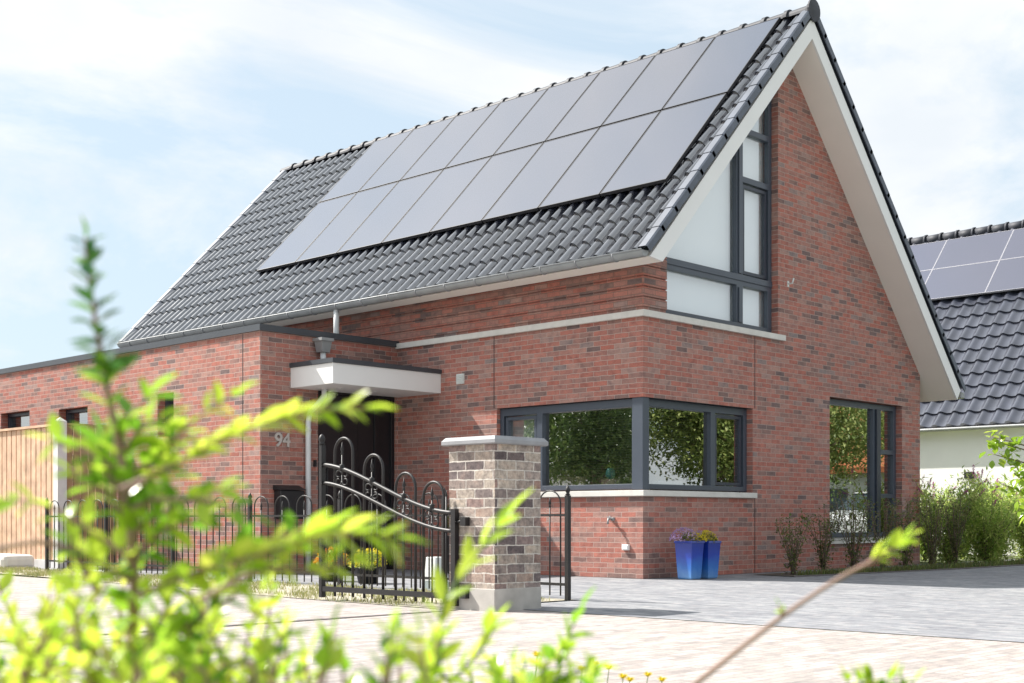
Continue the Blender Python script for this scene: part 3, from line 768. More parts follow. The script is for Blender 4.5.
for yc, zt in hoopc:
    hw = .125; zs = zt-.13
    pts = [(GX+.018,yc+hw,.035),(GX+.018,yc+hw,zs)] + [(GX+.018, yc+hw*math.cos(math.pi*k/12), zs+.13*math.sin(math.pi*k/12)) for k in range(1,12)] + [(GX+.018,yc-hw,zs),(GX+.018,yc-hw,.035)]
    b.tube(pts, .0125, 8)
    t = (yc-gy0)/(gy1-gy0)
    b.tube([(GX,yc,.035),(GX,yc,zt-.13)], .008, 6); spear(b, GX, yc, zt-.15, 1.15)
b.tube([(GX,-2.07,.035),(GX,-2.07,.90)], .009, 6); spear(b, GX, -2.07, .88, .7)
b.build('bars', M['iron'], gate)
for yc, zt in hoopc:
    b = MB(); t = (yc-gy0)/(gy1-gy0); zc = (up(t)+lo(t))/2
    # collar + four scrolls
    b.lathe((GX-.004,yc,zc+.06), [(.01,0),(.024,.01),(.018,.03),(.026,.05),(.01,.06)], 8)
    for sy in (-1,1):
        for sz in (-1,1):
            pts = []
            for k in range(13):
                a = k/12*math.pi*1.7; rr = .046*(1-.55*k/12)
                pts.append((GX-.004, yc+sy*(.047-rr*math.cos(a)), zc+sz*(.03+rr*math.sin(a)*.9)))
            b.tube(pts, .007, 5)
    b.build('scrollwork', M['iron'], gate)
for z_ in (.70,.12):
    b = MB(); b.tube([(GX,gy1-.02,z_),(GX,gy1-.09,z_)], .014, 8); b.box((PX0-.05,gy1-.14,z_-.035),(PX0+.002,gy1-.08,z_+.035)); b.build('hinge', M['iron'], gate)

# ------------------------------------------------------------------ timber fence, concrete post, block
wf = thing('timber_fence', (-3.3,10,0), 'tall light brown board fence on the far left, running away from the concrete post', 'fence')
b = MB(); y = 8.22; k = 0
while y < 19:
    b.box((-3.31,y,.12),(-3.285,y+.130,2.07)); y += .16
b.build('boards', M['wood'], wf)
b = MB(); b.box((-3.28,8.2,.05),(-3.26,19,2.06)); b.build('back_boards', M['wood_dark'], wf)
b = MB(); b.box((-3.34,8.19,2.075),(-3.25,19,2.11)); b.build('top_rail', M['wood'], wf)
b = MB(); b.box((-3.34,8.19,-.01),(-3.25,19,.12)); b.build('base_board', M['concrete'], wf)
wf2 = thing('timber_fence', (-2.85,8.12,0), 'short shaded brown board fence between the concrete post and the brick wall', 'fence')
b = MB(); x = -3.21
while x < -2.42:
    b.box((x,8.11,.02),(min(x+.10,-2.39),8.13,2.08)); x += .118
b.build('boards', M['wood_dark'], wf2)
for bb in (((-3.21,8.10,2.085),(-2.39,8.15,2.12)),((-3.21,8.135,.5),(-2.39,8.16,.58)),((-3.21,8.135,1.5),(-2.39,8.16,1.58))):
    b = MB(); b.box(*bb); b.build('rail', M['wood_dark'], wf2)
cp = MB(); cp.box((-3.37,8.05,-.02),(-3.23,8.19,2.14)); cp.add([(-3.37,8.05,2.14),(-3.23,8.05,2.14),(-3.23,8.19,2.14),(-3.37,8.19,2.14),(-3.3,8.12,2.20)], [(0,1,4),(1,2,4),(2,3,4),(3,0,4)])
tag(cp.build('fence_post', M['concrete'], loc=(-3.3,8.12,0)), 'pale concrete fence post with a pointed top', 'post')
cb = MB(); cb.box((-3.95,8.55,-.02),(-3.45,9.6,.20))
tag(cb.build('concrete_block', M['stone'], loc=(-3.7,9.1,0), bevel=.07), 'rounded pale concrete block on the ground before the board fence', 'block')

# ------------------------------------------------------------------ plants
def leafquad(b, p, d, ln, wd, up=Vector((0,0,1)), fold=.25, n=1):
    """one oval leaf folded along its midrib: two rows of faces that share the rib"""
    d = d.normalized(); s = d.cross(up)
    if s.length < 1e-3: s = Vector((1,0,0))
    s.normalize(); nn = s.cross(d).normalized()
    if n == 1:
        b.add([p, p+d*ln*.45+s*wd*.5+nn*wd*fold, p+d*ln, p+d*ln*.45-s*wd*.5+nn*wd*fold], [(0,1,2),(0,2,3)])
    else:
        prof = [(0,.10),(.18,.66),(.42,1.0),(.66,.82),(.86,.40),(1.0,.02)]
        vs = []
        for t, w_ in prof:
            c = p + d*ln*t - nn*ln*.10*t*t
            vs += [c+s*wd*.5*w_+nn*wd*fold*w_, c, c-s*wd*.5*w_+nn*wd*fold*w_]
        fs = []
        for i in range(len(prof)-1):
            a = i*3; fs += [(a,a+1,a+4,a+3),(a+1,a+2,a+5,a+4)]
        b.add(vs, fs, 0, True)
def rv(): 
    while True:
        v = Vector((random.uniform(-1,1),random.uniform(-1,1),random.uniform(-1,1)))
        if .05 < v.length < 1: return v.normalized()
def bush(name, x, y, h, r, label, cat, group, lm, nstem=7, nleaf=500, ls=.05, flower=None, nfl=0, sm=None, slim=False):
    t = thing(name, (x,y,0), label, cat, group)
    sb = MB(); lb = MB(); fb = MB()
    for _ in range(nstem):
        a = random.uniform(0,6.28); e = random.uniform(.3,1)*r; hh = h*random.uniform(.72,1.05)
        pts = [Vector((x+random.uniform(-.03,.03), y+random.uniform(-.03,.03), -.01))]
        for k in range(1,6):
            f_ = k/5; pts.append(Vector((x+math.cos(a)*e*f_**1.3+random.uniform(-.02,.02), y+math.sin(a)*e*f_**1.3+random.uniform(-.02,.02), hh*f_)))
        sb.tube(pts, [.008,.007,.006,.005,.004,.002], 5)
        for _ in range(nleaf//nstem):
            u = random.uniform(.04,1)**.9; i = min(4,int(u*5)); p = pts[i].lerp(pts[i+1], u*5-i)
            d = rv(); d.z = d.z*.6+.25
            off = rv()*random.uniform(0,.34*r*(1.2-u*.4))
            leafquad(lb, p+off, d, ls*random.uniform(.6,1.3), ls*(.3 if slim else .5)*random.uniform(.8,1.2))
        if flower and random.random() < nfl:
            tip = pts[-1]; dd = (pts[-1]-pts[-2]).normalized(); dd = (dd+rv()*.5).normalized()
            sb.tube([tip, tip+dd*.1], .003, 4)
            fb = MB()
            for q in range(45): 
                c = tip+dd*(.04+.14*q/45); leafquad(fb, c+rv()*.018*(1-q/60), rv(), .022, .018)
            fb.build('flower_spike', flower, t, recalc=False)
    sb.build('stems', sm or M['bark'], t); lb.build('leaves', lm, t, recalc=False)
    return t
# bed under the tall window
sheet('earth', [(1.75,-1.0),(5.6,-1.35),(12.6,-1.40),(12.6,-.35),(1.9,-.30)], .004, M['soil'])
kerb = MB(); kerb.slab([(1.70,-1.04),(5.6,-1.40),(12.6,-1.45),(12.6,-1.41),(5.6,-1.36),(1.76,-1.0)], [], lambda u,v,t:(u,v,t), -.01, .012); tag(kerb.build('kerb', M['edge_paver']), kind='structure')
def bed_pt():
    x = random.uniform(1.9,12.5); return x, random.uniform(-1.35+max(0,(5.6-x))*.09, -.95)
grass('ground_cover', 'low dark green ground cover along the front edge of the bed', bed_pt, 5000, .02, .10, M['hedge_leaf'])
pos = [('leftmost, thinnest', 2.2,-.72,.80,.30), ('second from the left', 2.9,-.75,.92,.32), ('third from the left', 3.6,-.80,1.12,.38), ('below the left part of the tall window', 4.3,-.85,1.0,.36),
       ('below the middle of the tall window', 5.0,-.85,1.0,.38), ('below the right part of the tall window', 5.7,-.9,1.12,.38), ('at the right corner of the brick gable', 6.5,-.9,1.08,.4)]
for i, (s_, x, y, h, r) in enumerate(pos):
    bush('young_hedge_plant', x, y, h, r, 'small dark leafed hedge plant, '+s_, 'shrub', 'hedge plants in front of the gable', M['hedge_leaf'], 15, 620+i*90, .05)
pos = [(7.5,-.3,1.38,.8),(8.2,-.6,1.08,.85),(9.0,-.4,1.32,.85),(9.7,-.75,1.05,.85),(10.4,-.5,1.22,.85),(11.1,-.8,1.1,.85),(11.9,-.5,1.3,.85)]
lab = ['tall light green shrub with slim leaves, next to the corner of the brick house', 'dense green shrub, second right from the brick corner', 'tallest flowering shrub below the black wall lamp',
       'low bushy shrub at the middle of the planted bed', 'flowering shrub right of the wall lamp', 'leafy shrub behind the lime green sapling', 'shrub at the right end of the planted bed']
for (x,y,h,r), l in zip(pos, lab):
    bush('flowering_shrub', x, y, h, r, l, 'shrub', 'flowering shrubs in front of the white house', M['shrub_leaf2'], 30, 4200, .10, M['magenta'], .3, slim=True)
pos = [(8.2,.9,1.3,.6,'shrub in the second row just right of the brick corner'),(9.3,1.0,1.2,.65,'shrub in the second row under the wall lamp'),(10.6,.9,1.2,.7,'shrub in the second row right of the wall lamp'),(11.8,.8,1.35,.6,'shrub in the second row at the right end')]
for x,y,h,r_,l in pos:
    bush('flowering_shrub', x, y, h, r_, l, 'shrub', 'flowering shrubs in front of the white house', M['shrub_leaf2'], 20, 3300, .11, M['magenta'], .4, slim=True)
# sapling at right edge
sp_ = at(1032, 590, 12.6)
sap = thing('sapling', (sp_.x,sp_.y,0), 'lime green broad leafed sapling at the right edge, before the white house', 'tree')
b = MB(); base_ = Vector((sp_.x,sp_.y,-.01)); b.tube([base_, base_+Vector((.02,.02,.8)), base_+Vector((-.02,.0,1.55))], [.02,.016,.006], 7)
lb = MB()
for k in range(20):
    z_ = .62+k*.042; a = random.uniform(0,6.28); tip = base_+Vector((math.cos(a)*.38, math.sin(a)*.38, z_+.12)); b.tube([base_+Vector((0,0,z_)), tip], [.008,.003], 5)
    for q in range(24):
        leafquad(lb, base_+Vector((0,0,z_)).lerp(tip-base_, random.uniform(.3,1))+rv()*.07, rv()+Vector((0,0,-.2)), random.uniform(.06,.11), random.uniform(.05,.08), n=2, fold=.1)
b.build('trunk', M['bark'], sap); lb.build('crown', M['sapling_leaf'], sap, recalc=False)

# blue planters
def planter(x, y, s, h, label, fl):
    t = thing('planter', (x,y,0), label, 'planter', 'blue glazed planters')
    p_ = MB(); vs = []
    rings = [(s*.36,0),(s*.40,.02),(s*.5,h-.03),(s*.53,h-.03),(s*.53,h),(s*.47,h),(s*.45,h-.05)]
    for hs, z_ in rings: vs += [(x-hs,y-hs,z_),(x+hs,y-hs,z_),(x+hs,y+hs,z_),(x-hs,y+hs,z_)]
    fs = [(0,3,2,1)]
    for k in range(len(rings)-1):
        for i in range(4): fs.append((k*4+i,k*4+(i+1)%4,k*4+4+(i+1)%4,k*4+4+i))
    p_.add(vs, fs); p_.build('pot', M['blue'], t, bevel=.006)
    p_ = MB(); q = s*.45; p_.add([(x-q,y-q,h-.045),(x+q,y-q,h-.045),(x+q,y+q,h-.045),(x-q,y+q,h-.045)], [(0,1,2,3)]); p_.build('soil', M['soil'], t)
    lb = MB()
    for _ in range(500):
        v = rv(); v.z = abs(v.z); leafquad(lb, Vector((x,y,h-.03))+Vector((v.x*s*.5, v.y*s*.5, v.z*.12*random.random()**.5)), rv()+Vector((0,0,.8)), .035, .012)
    lb.build('foliage', M['hedge_leaf'], t, recalc=False)
    for m_, cx_, cy_, rr, hh, n_, nm in fl:
        fb = MB()
        for _ in range(n_):
            v = rv(); v.z = abs(v.z)
            c = Vector((x+cx_,y+cy_,h+.0))+Vector((v.x*rr,v.y*rr,v.z*hh))
            for q in range(3): leafquad(fb, c+rv()*.006, rv(), .016, .012)
        fb.build(nm, m_, t, recalc=False)
planter(.31,-.46,.25,.46,'nearer blue planter with lilac and yellow flowers beside the house corner',[(M['purple'],-.04,.05,.17,.15,260,'lilac_flowers'),(M['yellow'],.06,-.06,.12,.09,120,'yellow_flowers')])
planter(.64,-.47,.25,.455,'blue planter with yellow flowers, partly behind the nearer planter',[(M['yellow'],0,0,.13,.12,230,'yellow_flowers'),(M['purple'],-.08,.05,.08,.12,40,'lilac_flowers')])

# flower pots and box in the front garden
def flowerpot(x, y, label, m_, r=.14, h=.18, spread=.2, hh=.2):
    t = thing('flower_pot', (x,y,0), label, 'flower pot', 'flower pots behind the gate')
    p_ = MB(); p_.lathe((x,y,0), [(r*.75,0),(r,h-.02),(r*1.06,h-.02),(r*1.06,h),(r*.9,h)], 16); p_.build('pot', M['blk'], t)
    lb = MB()
    for _ in range(450):
        v = rv(); v.z = abs(v.z); leafquad(lb, Vector((x,y,h))+Vector((v.x*spread*.9,v.y*spread*.9,v.z*hh*.8)), rv()+Vector((0,0,.5)), .05, .02)
    lb.build('foliage', M['shrub_leaf2'], t, recalc=False)
    fb = MB()
    for _ in range(110):
        v = rv(); v.z = abs(v.z)*.9+.1; c = Vector((x,y,h))+Vector((v.x*spread,v.y*spread,v.z*hh))
        for q in range(5): leafquad(fb, c+rv()*.01, rv(), .028, .022)
    fb.build('flowers', m_, t, recalc=False)
flowerpot(-3.0,1.55,'dark flower pot with yellow flowers behind the iron gate',M['yellow'])
flowerpot(-2.95,2.25,'dark flower pot with orange flowers behind the tall gate post',M['orange'])
ub = thing('utility_box', (-3.3,.1,0), 'small pale utility box standing behind the gate, left of the pillar', 'utility box')
b = MB(); b.add([(-3.39,.01,.08),(-3.21,.01,.08),(-3.21,.19,.08),(-3.39,.19,.08),(-3.375,.025,.33),(-3.225,.025,.33),(-3.225,.175,.33),(-3.375,.175,.33)], [(0,3,2,1),(4,5,6,7),(0,1,5,4),(1,2,6,5),(2,3,7,6),(3,0,4,7)]); b.build('body', M['greybox'], ub, bevel=.008)
b = MB(); b.box((-3.395,.005,-.01),(-3.205,.195,.079)); b.build('base', M['greybox_base'], ub)
pt = thing('tall_planter', (-.55,2.9,0), 'tall dark planter with a green bush beside the house wall, seen through the gate', 'planter')
b = MB(); vs=[]; x,y=-.45,2.75
for hs,z_ in ((.12,0),(.15,.5),(.135,.5)): vs += [(x-hs,y-hs,z_),(x+hs,y-hs,z_),(x+hs,y+hs,z_),(x-hs,y+hs,z_)]
b.add(vs,[(0,1,2,3),(8,9,10,11)]+[(k*4+i,k*4+(i+1)%4,k*4+4+(i+1)%4,k*4+4+i) for k in range(2) for i in range(4)]); b.build('pot', M['blk'], pt)
lb = MB()
for _ in range(700): v = rv(); leafquad(lb, Vector((x,y,.72))+Vector((v.x*.17,v.y*.17,v.z*.24)), rv(), .045, .025)
lb.build('foliage', M['hedge_leaf'], pt, recalc=False)

# pots on the inner sill of the corner window
for i, (y, nm) in enumerate(((1.52,'leftmost'),(1.36,'middle'),(1.20,'rightmost'))):
    t = thing('sill_pot', (.25,y,1.13), nm+' of the three pale pots inside the corner window', 'plant pot', 'three pale pots on the window sill')
    b = MB(); b.lathe((.25,y,1.13), [(.05,0),(.07,.10),(.075,.10),(.075,.13),(.05,.13)], 14); b.build('pot', M['terracotta'], t)
    lb = MB()
    for _ in range(50): v = rv(); v.z=abs(v.z); leafquad(lb, Vector((.25,y,1.26))+v*.06, v, .08, .024)
    lb.build('plant', M['hedge_leaf'], t, recalc=False)
t = thing('teal_vase', (.26,.72,1.22), 'round teal vase with green sprigs inside the corner window', 'vase')
b = MB(); b.lathe((.26,.72,1.22), [(.03,0),(.06,.03),(.065,.07),(.05,.12),(.035,.14)], 16); b.build('vase', M['teal'], t)
lb = MB()
for _ in range(40): v = rv(); v.z=abs(v.z); leafquad(lb, Vector((.26,.72,1.36))+v*.03, v, .05, .018)
lb.build('sprigs', M['shrub_leaf2'], t, recalc=False)
b = MB(); b.box((.175,.301,1.075),(.42,2.42,1.128)); b.box((.421,.205,1.075),(2.34,.42,1.128)); b.build('inner_sill', M['white'], house)
b = MB(); b.box((.20,.62,1.129),(.32,.82,1.219)); tag(b.build('sill_stand', M['terracotta'], loc=(.26,.72,1.13)), 'small wooden stand under the teal vase inside the window', 'stand')
t = thing('sill_flowers', (.85,.28,1.13), 'low pot of red and white flowers inside the gable side of the corner window', 'flower pot')
b = MB(); b.box((.6,.23,1.129),(1.1,.32,1.20)); b.build('pot', M['white'], t)
for nm, m_ in (('flowers', M['orange']), ('leaves', M['shrub_leaf2'])):
    lb = MB()
    for _ in range(90): leafquad(lb, Vector((random.uniform(.6,1.1),.275+random.uniform(-.03,.03),1.21+random.uniform(0,.1))), rv(), .035, .025)
    lb.build(nm, m_, t, recalc=False)

# ------------------------------------------------------------------ trees, house and car behind the camera, seen in the windows
def tree(x, y, h, r, lm, label, n=20000, ls=.19):
    t = thing('broadleaf_tree', (x,y,0), label, 'tree', 'trees across the street')
    b = MB(); p0 = Vector((x,y,-.05)); top = Vector((x+random.uniform(-.4,.4),y+random.uniform(-.4,.4),h*.8))
    b.tube([p0, p0.lerp(top,.35), p0.lerp(top,.7), top], [.28,.22,.14,.05], 9)
    cl_ = []
    for _ in range(16):
        z0 = random.uniform(.28,.75); s_ = p0.lerp(top, z0); a = random.uniform(0,6.28); rr = r*random.uniform(.4,.85)*(1-abs(z0-.45)*.7)
        e = s_+Vector((math.cos(a)*rr, math.sin(a)*rr, h*random.uniform(.05,.2))); b.tube([s_, s_.lerp(e,.5)+Vector((0,0,.2)), e], [.08,.05,.02], 6); cl_.append((e, r*random.uniform(.28,.45)))
    cl_.append((top, r*.4)); lb = MB()
    for _ in range(n):
        c, rr = random.choice(cl_); v = rv()*rr*random.random()**.4; v.z *= .75
        leafquad(lb, c+v, rv(), ls*random.uniform(.6,1.3), ls*.6)
    b.build('trunk', M['bark'], t); lb.build('crown', lm, t, recalc=False)
tl = [(24,-24,8,4.6,'tree_leaf2'),(31,-18,8,4.6,'tree_leaf2'),(38,-22,9,5,'tree_leaf'),(40,-12,8,4.5,'tree_leaf'),(30,-31,10,5,'tree_leaf2'),(20,-33,9,5,'tree_leaf'),(47,-18,10,5.5,'tree_leaf2'),(25,-16.5,7.5,4.2,'tree_leaf2')]
tn = ['olive green tree across the street, nearest to the parked car', 'tall olive tree behind the white car', 'broad dark tree in the second row behind the car', 'lower dark tree right of the white car',
      'tall olive tree in the far row across the street', 'dark tree left of the far row across the street', 'farthest tall olive tree behind the white car', 'low spreading olive tree close behind the white car']
for (x,y,h,r,m_), l in zip(tl, tn): tree(x,y,h,r,M[m_],l)
tree(-16,14.5,6.8,3.4,M['tree_leaf'],'dark tree in front of the street house that mirrors in the corner window',18000,.15)
tree(-22,19.5,8,3.6,M['tree_leaf'],'dark tree beside the white street house',15000,.17)
rh = thing('street_house', (-30,28,0), 'pale street house with an orange tiled roof, mirrored in the corner window', 'house')
b = MB(); b.box((-38,22,0),(-30,36,3.2)); b.add([(-38,22,3.2),(-30,22,3.2),(-34,22,7)],[(0,1,2)]); b.build('wall', M['render'], rh)
b = MB(); b.slab([(-29.5,2.8),(-34,7.1),(-38.5,2.8),(-38.5,3.05),(-34,7.35),(-29.5,3.05)], [], GY, 21.6, 36.4); b.build('roof', M['tile'], rh)
for y in (24,29,33): 
    b = MB(); b.box((-30.0,y,.9),(-29.96,y+1.6,2.3)); b.build('window', M['carglass'], rh)
rh2 = thing('street_house', (48,-6,0), 'pale street house with an orange tiled roof behind the parked car', 'house')
b = MB(); b.box((52,-34,0),(60,-20,3.4)); b.build('wall', M['render'], rh2)
b = MB(); b.slab([(51.5,3.2),(56,8),(60.5,3.2),(60.5,3.5),(56,8.3),(51.5,3.5)], [], GY, -34.4, -19.6); b.build('roof', M['orange_tile'], rh2)
for y in (-32,-28,-24):
    b = MB(); b.box((51.96,y,.9),(52,y+1.6,2.4)); b.build('window', M['carglass'], rh2)
# parked car
CX, CY = 19.6, -7.0
car = thing('parked_car', (CX,CY,0), 'white hatchback parked on the drive, mirrored in the tall window', 'car')
def loft(b, secs, mi=0):
    m_ = len(secs[0]); vs = [p for s_ in secs for p in s_]; fs = []
    for i in range(len(secs)-1):
        for k in range(m_): fs.append((i*m_+k, i*m_+(k+1)%m_, (i+1)*m_+(k+1)%m_, (i+1)*m_+k))
    fs += [tuple(range(m_)), tuple((len(secs)-1)*m_+k for k in range(m_))]
    b.add(vs, fs, mi, False)
def csec(x, hw, z0, z1): return [(CX+x,CY-hw,z0+.08),(CX+x,CY-hw+.1,z0),(CX+x,CY+hw-.1,z0),(CX+x,CY+hw,z0+.08),(CX+x,CY+hw,z1-.12),(CX+x,CY+hw-.12,z1),(CX+x,CY-hw+.12,z1),(CX+x,CY-hw,z1-.12)]
b = MB(); loft(b, [csec(-2.05,.72,.32,.72),csec(-1.9,.84,.22,.82),csec(-1.0,.88,.2,.95),csec(0,.88,.2,.98),csec(1.3,.88,.2,1.0),csec(1.95,.84,.24,.96),csec(2.08,.74,.34,.85)]); b.build('body', M['carpaint'], car, bevel=.03)
def gsec(x, hw, hw2, z0, z1): return [(CX+x,CY-hw,z0),(CX+x,CY+hw,z0),(CX+x,CY+hw2,z1),(CX+x,CY-hw2,z1)]
b = MB(); loft(b, [gsec(-1.0,.80,.78,.94,.97),gsec(-.35,.80,.64,.94,1.40),gsec(1.4,.80,.62,.94,1.42),gsec(1.9,.78,.72,.94,1.0)]); b.build('windows', M['carglass'], car)
b = MB(); loft(b, [gsec(-.40,.66,.60,1.40,1.43),gsec(.3,.67,.62,1.42,1.50),gsec(1.2,.66,.62,1.42,1.49),gsec(1.52,.62,.58,1.40,1.43)]); b.build('roof', M['carpaint'], car, bevel=.02)
b = MB()
for x in (-.35,.45,1.3):
    for s_ in (-1,1): b.box((CX+x-.03,CY+s_*.73-.03,.95),(CX+x+.03,CY+s_*.73+.03,1.42), rot=Matrix.Rotation(s_*rad(18),3,'X'))
b.build('pillars', M['carpaint'], car)
for x in (-1.3,1.3):
    for s_ in (-1,1):
        b = MB(); b.tube([(CX+x,CY+s_*.90,.32),(CX+x,CY+s_*.70,.32)], .32, 20, smooth=False); wo = b.build('wheel', M['tyre'], car)
        b = MB(); b.tube([(CX+x,CY+s_*.915,.32),(CX+x,CY+s_*.90,.32)], .2, 16, smooth=False); b.build('rim', M['alloy'], wo)
for s_ in (-1,1):
    b = MB(); b.box((CX-2.0,CY+s_*.62-.12,.6),(CX-1.9,CY+s_*.62+.12,.72)); b.build('headlight', M['alloy'], car)
    b = MB(); b.box((CX+1.95,CY+s_*.68-.1,.75),(CX+2.07,CY+s_*.68+.1,.92)); b.build('tail_light', M['redlamp'], car)

# ------------------------------------------------------------------ foreground shrubs
def smooth_path(cps, n=14):
    out = []
    P = [cps[0]]+cps+[cps[-1]]
    segs = len(cps)-1
    for i in range(segs):
        p0,p1,p2,p3 = P[i],P[i+1],P[i+2],P[i+3]
        for k in range(n):
            t = k/n; out.append(.5*((2*p1)+(p2-p0)*t+(2*p0-5*p1+4*p2-p3)*t*t+(3*p1-p0-3*p2+p3)*t**3))
    out.append(cps[-1]); return out
def sprig(sb, lb, cps, r0, r1, gap, ll0, ll1, start=0.0, end=1.0, wid=.45, ang=55, skip=0):
    pts = smooth_path(cps, 8); n = len(pts)
    sb.tube(pts, [r0+(r1-r0)*i/(n-1) for i in range(n)], 6)
    L = [0]
    for a, c_ in zip(pts[:-1], pts[1:]): L.append(L[-1]+(c_-a).length)
    tot = L[-1]; d = tot*start; rotp = random.uniform(0,3)
    while d < tot*end:
        i = max(0, min(n-2, next((k for k in range(n-1) if L[k+1] >= d), n-2)))
        f_ = (d-L[i])/max(1e-6, L[i+1]-L[i]); p = pts[i].lerp(pts[i+1], f_); t = (pts[i+1]-pts[i]).normalized()
        rotp += 1.2+random.uniform(-.5,.5)
        u = t.cross(Vector((0,0,1)));  u = u.normalized() if u.length > .1 else R.copy()
        w_ = t.cross(u).normalized(); fr_ = d/tot
        for s_ in (1,-1):
            if random.random() < skip: continue
            side = (u*math.cos(rotp)+w_*math.sin(rotp))*s_
            a = rad(ang+random.uniform(-14,14)); dd = t*math.cos(a)+side*math.sin(a)
            ln = (ll0+(ll1-ll0)*fr_)*random.uniform(.8,1.15)
            leafquad(lb, p, dd, ln, ln*wid*random.uniform(.85,1.15), up=(Vector((0,0,1))+rv()*.5), n=2, fold=.18)
        d += gap*random.uniform(.75,1.25)
    leafquad(lb, pts[-1], (pts[-1]-pts[-2]), ll1, ll1*wid, n=2)
def P(*l): return [at(*q) for q in l]
# left shrub
rootL = at(110, 760, 1.35); rootL.z = -.01
sh = thing('privet_shrub', rootL, 'large blurred leafy green shrub filling the lower left foreground', 'shrub')
sb, lb, yb, tb = MB(), MB(), MB(), MB()
root = lambda: rootL + Vector((random.uniform(-.06,.06), random.uniform(-.06,.06), 0))
# main upright leader and its tip
sprig(sb, lb, [root()]+P((125,700,1.3),(134,600,1.22),(130,520,1.2),(118,440,1.18),(106,385,1.16)), .006, .003, .022, .036, .034, .45, 1, .5)
sprig(sb, tb, P((106,385,1.16),(97,330,1.15),(90,285,1.15),(85,238,1.15)), .003, .0012, .0095, .036, .022, 0, 1, .5, 62)
# horizontal sprigs
def SP(l, m_=0, gap=.016, ll=(.034,.030), start=.1, rt=False, r=.003, wid=.47, ang=50, skip=.0):
    sprig(sb, (lb, yb, tb)[m_], ([root()] if rt else [])+P(*l), r, .0012, gap, ll[0], ll[1], start, 1, wid, ang, skip)
SP([(128,490,1.2),(160,455,1.2),(195,420,1.2),(238,392,1.2)], 1, .014, (.028,.022))
SP([(120,490,1.15),(180,462,1.15),(240,432,1.15),(310,412,1.15),(370,408,1.15)], 1, .010, (.028,.026), ang=32)
SP([(130,600,1.2),(190,575,1.15),(270,552,1.1),(330,535,1.1),(392,538,1.1)], 1, .010, (.034,.034), ang=38)
SP([(200,600,1.1),(260,570,1.1),(310,570,1.1),(350,560,1.1)], 1, .02, (.030,.026))
SP([(130,640,1.25),(190,625,1.2),(240,590,1.2),(262,560,1.2)], 0, .016, (.030,.026))
SP([(120,470,1.2),(80,450,1.2),(50,440,1.2)], 0, .02, (.03,.026))
SP([(130,560,1.2),(90,530,1.2),(45,505,1.2),(5,500,1.2)], 1, .018, (.032,.028))
SP([(120,440,1.18),(135,410,1.18),(150,395,1.18)], 0, .02, (.036,.034))
SP([(128,540,1.2),(150,520,1.2),(190,500,1.2),(225,490,1.2)], 0, .014, (.03,.026))
SP([(128,520,1.2),(100,490,1.2),(70,470,1.2)], 0, .016, (.032,.026))
SP([(126,480,1.2),(150,460,1.2),(165,440,1.2),(200,440,1.2)], 0, .016, (.034,.026))
SP([(110,690,1.2),(170,640,1.2),(215,600,1.2),(240,560,1.2)], 0, .016, (.03,.026))
SP([(130,510,1.2),(155,500,1.17),(190,500,1.15),(225,505,1.15),(250,515,1.15)], 0, .016, (.03,.026))
SP([(200,560,1.2),(250,548,1.2),(300,530,1.18),(350,528,1.18)], 0, .018, (.03,.03))
for q_ in ([(128,520,1.2),(150,500,1.2),(168,470,1.2),(172,445,1.2)], [(124,500,1.2),(108,470,1.2),(100,440,1.2)], [(128,560,1.2),(165,530,1.2),(200,520,1.2)], [(126,450,1.18),(140,430,1.18),(158,420,1.18)], [(130,580,1.2),(95,560,1.2),(70,545,1.2)]):
    SP(q_, 0, .012, (.036,.032), wid=.52)
# bare arched twig
sb.tube(smooth_path(P((-30,560,1.2),(10,546,1.2),(45,543,1.2),(75,555,1.2),(97,592,1.2)), 8), .0028, 6)
# dense base
random.seed(21)
for i in range(54):
    x0 = random.uniform(-60,260); y0 = 730
    dpt = random.uniform(1.0,1.7); topy = 572 + random.uniform(0,100) + max(0, (x0-120))*.12
    x1 = x0+random.uniform(-70,90)
    SP([(x0,y0,dpt),((x0+x1)/2+random.uniform(-20,20),(y0+topy)/2,dpt),(x1,topy,dpt)], random.choice((0,1,1)), .017, (.033,.028), .0, rt=(i%4==0), skip=.08)
for i in range(16):
    x0 = random.uniform(230,440); dpt = random.uniform(1.0,1.4); topy = random.uniform(628,672)
    SP([(x0,740,dpt),(x0+random.uniform(-20,30),topy,dpt)], random.choice((0,1)), .020, (.032,.026), .2, skip=.15)
sb.build('stems', M['twig'], sh); lb.build('leaves', M['leaf'], sh, recalc=False); yb.build('young_leaves', M['leaf_y'], sh, recalc=False); tb.build('tip_leaves', M['leaf_tip'], sh, recalc=False)
# middle shrub
rootM = at(500, 800, 1.5); rootM.z = -.01
sh = thing('privet_shrub', rootM, 'sparse yellow-green shrub shoots at the bottom centre, before the brick pillar', 'shrub')
sb, lb, yb, tb = MB(), MB(), MB(), MB(); rootL = rootM
SP([(430,720,1.3),(440,660,1.3),(442,610,1.3),(455,585,1.3),(480,550,1.3),(508,515,1.3)], 1, .022, (.030,.038), .25, rt=True, wid=.38, ang=28)
SP([(430,720,1.4),(455,680,1.4),(480,650,1.4),(495,625,1.4)], 1, .02, (.034,.03), .2, rt=True, ang=35)
SP([(540,730,1.5),(555,690,1.5),(562,650,1.5),(580,612,1.5)], 0, .018, (.034,.036), .2, rt=True, ang=38)
SP([(500,730,1.5),(530,690,1.5),(555,655,1.5)], 0, .018, (.036,.034), .1, rt=True)
SP([(520,740,1.5),(500,690,1.5),(490,668,1.5)], 1, .018, (.034,.03), .1)
SP([(470,740,1.5),(520,700,1.5),(575,672,1.5),(600,668,1.5)], 1, .018, (.03,.024), .1)
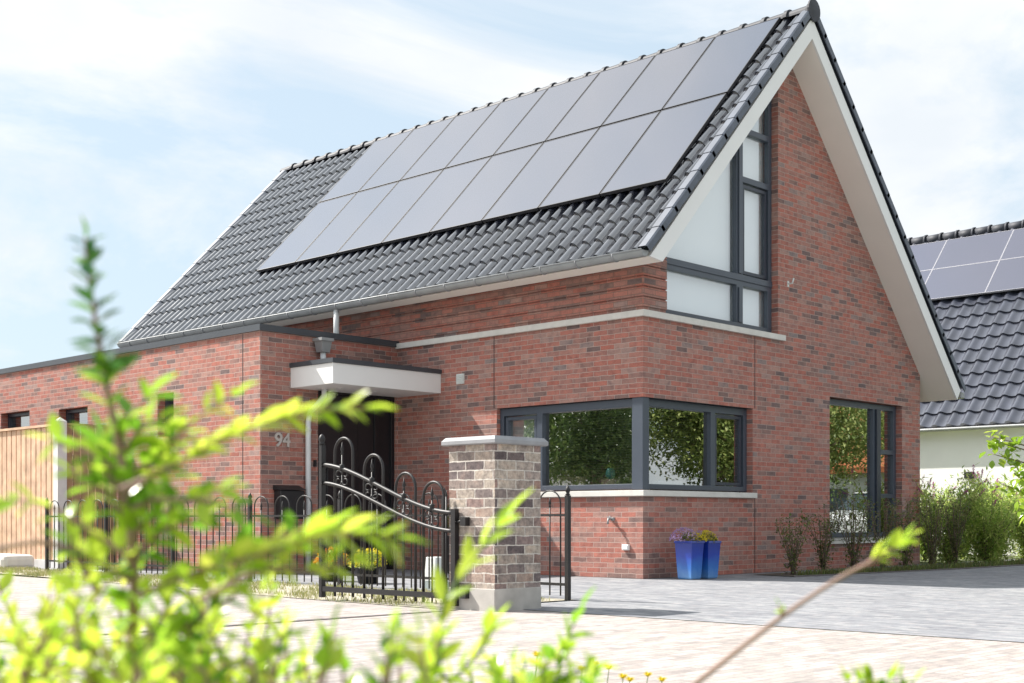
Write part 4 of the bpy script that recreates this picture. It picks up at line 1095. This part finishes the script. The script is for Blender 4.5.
for i in range(18):
    x0 = random.uniform(390,600); dpt = random.uniform(1.3,1.8); SP([(x0,760,dpt),(x0+random.uniform(-25,25),random.uniform(662,690),dpt)], random.choice((0,1)), .02, (.034,.026), .2, skip=.1)
sb.build('stems', M['stem'], sh); lb.build('leaves', M['leaf'], sh, recalc=False); yb.build('young_leaves', M['leaf_y'], sh, recalc=False)
# right twig
rootR = at(500, 850, 1.55); rootR.z = -.01
sh = thing('privet_shrub', rootR, 'single bare brownish twig slanting up at right with bright leaves only at its tip', 'shrub')
sb, lb, yb, tb = MB(), MB(), MB(), MB(); rootL = rootR
tw = smooth_path([rootR]+P((560,790,1.52),(610,750,1.5),(660,712,1.5),(700,680,1.5),(780,618,1.48),(840,578,1.46),(880,558,1.45)), 8)
sb.tube(tw, [.005-.0028*i/(len(tw)-1) for i in range(len(tw))], 7)
SP([(868,563,1.45),(890,550,1.45),(905,540,1.45)], 1, .008, (.026,.024), .1, ang=38, wid=.5)
SP([(782,614,1.48),(779,606,1.48)], 0, .02, (.014,.012), .1)
sb.build('stems', M['twig'], sh); lb.build('leaves', M['leaf'], sh, recalc=False); yb.build('young_leaves', M['leaf_y'], sh, recalc=False)
rootT = at(880, 800, 1.6); rootT.z = -.01
sh = thing('privet_shrub', rootT, 'small leafy tuft just showing at the bottom edge, right of centre', 'shrub')
sb, lb, yb, tb = MB(), MB(), MB(), MB(); rootL = rootT
for i in range(12):
    x0 = 880+random.uniform(-25,25); x1 = 880+random.uniform(-42,38); SP([(x0,760,1.6),(x1,675+abs(x1-880)*.15+random.uniform(0,6),1.6)], random.choice((0,1)), .018, (.028,.022), .3)
sb.build('stems', M['stem'], sh); lb.build('leaves', M['leaf'], sh, recalc=False); yb.build('young_leaves', M['leaf_y'], sh, recalc=False)

# yellow wild flowers in the foreground
fls = [(595,665,5.0,'tallest yellow wildflower in the row left of the bare twig'),(609,669,5.1,'yellow wildflower close right of the tallest one'),(623,678,4.8,'low yellow wildflower in the middle of the row'),
       (648,676,5.2,'yellow wildflower second from the right of the row'),(662,681,5.0,'rightmost yellow wildflower of the row'),(537,656,4.6,'yellow wildflower standing alone among the shrub shoots'),(582,670,4.9,'small yellow wildflower left of the tallest one'),(630,681,5.2,'lowest yellow wildflower at the bottom edge')]
for px, py, d_, l in fls:
    top = at(px, py, d_); t = thing('wildflower', (top.x,top.y,0), l, 'flower', 'yellow wildflowers')
    b = MB(); b.tube([(top.x+.01,top.y,-.01),(top.x-.005,top.y+.005,top.z*.6),top], .002, 5); b.build('stalk', M['stem'], t)
    fb = MB()
    for k in range(26):
        a = k*2.4; leafquad(fb, top, Vector((math.cos(a),math.sin(a),.0+.35*(k%4))), .024, .011)
    fb.build('petals', M['yellow'], t, recalc=False)
    lb = MB()
    for k in range(7):
        a = k*.9; leafquad(lb, Vector((top.x,top.y,0)), Vector((math.cos(a),math.sin(a),.35)), .06, .014)
    lb.build('leaves', M['leaf_tip'], t, recalc=False)
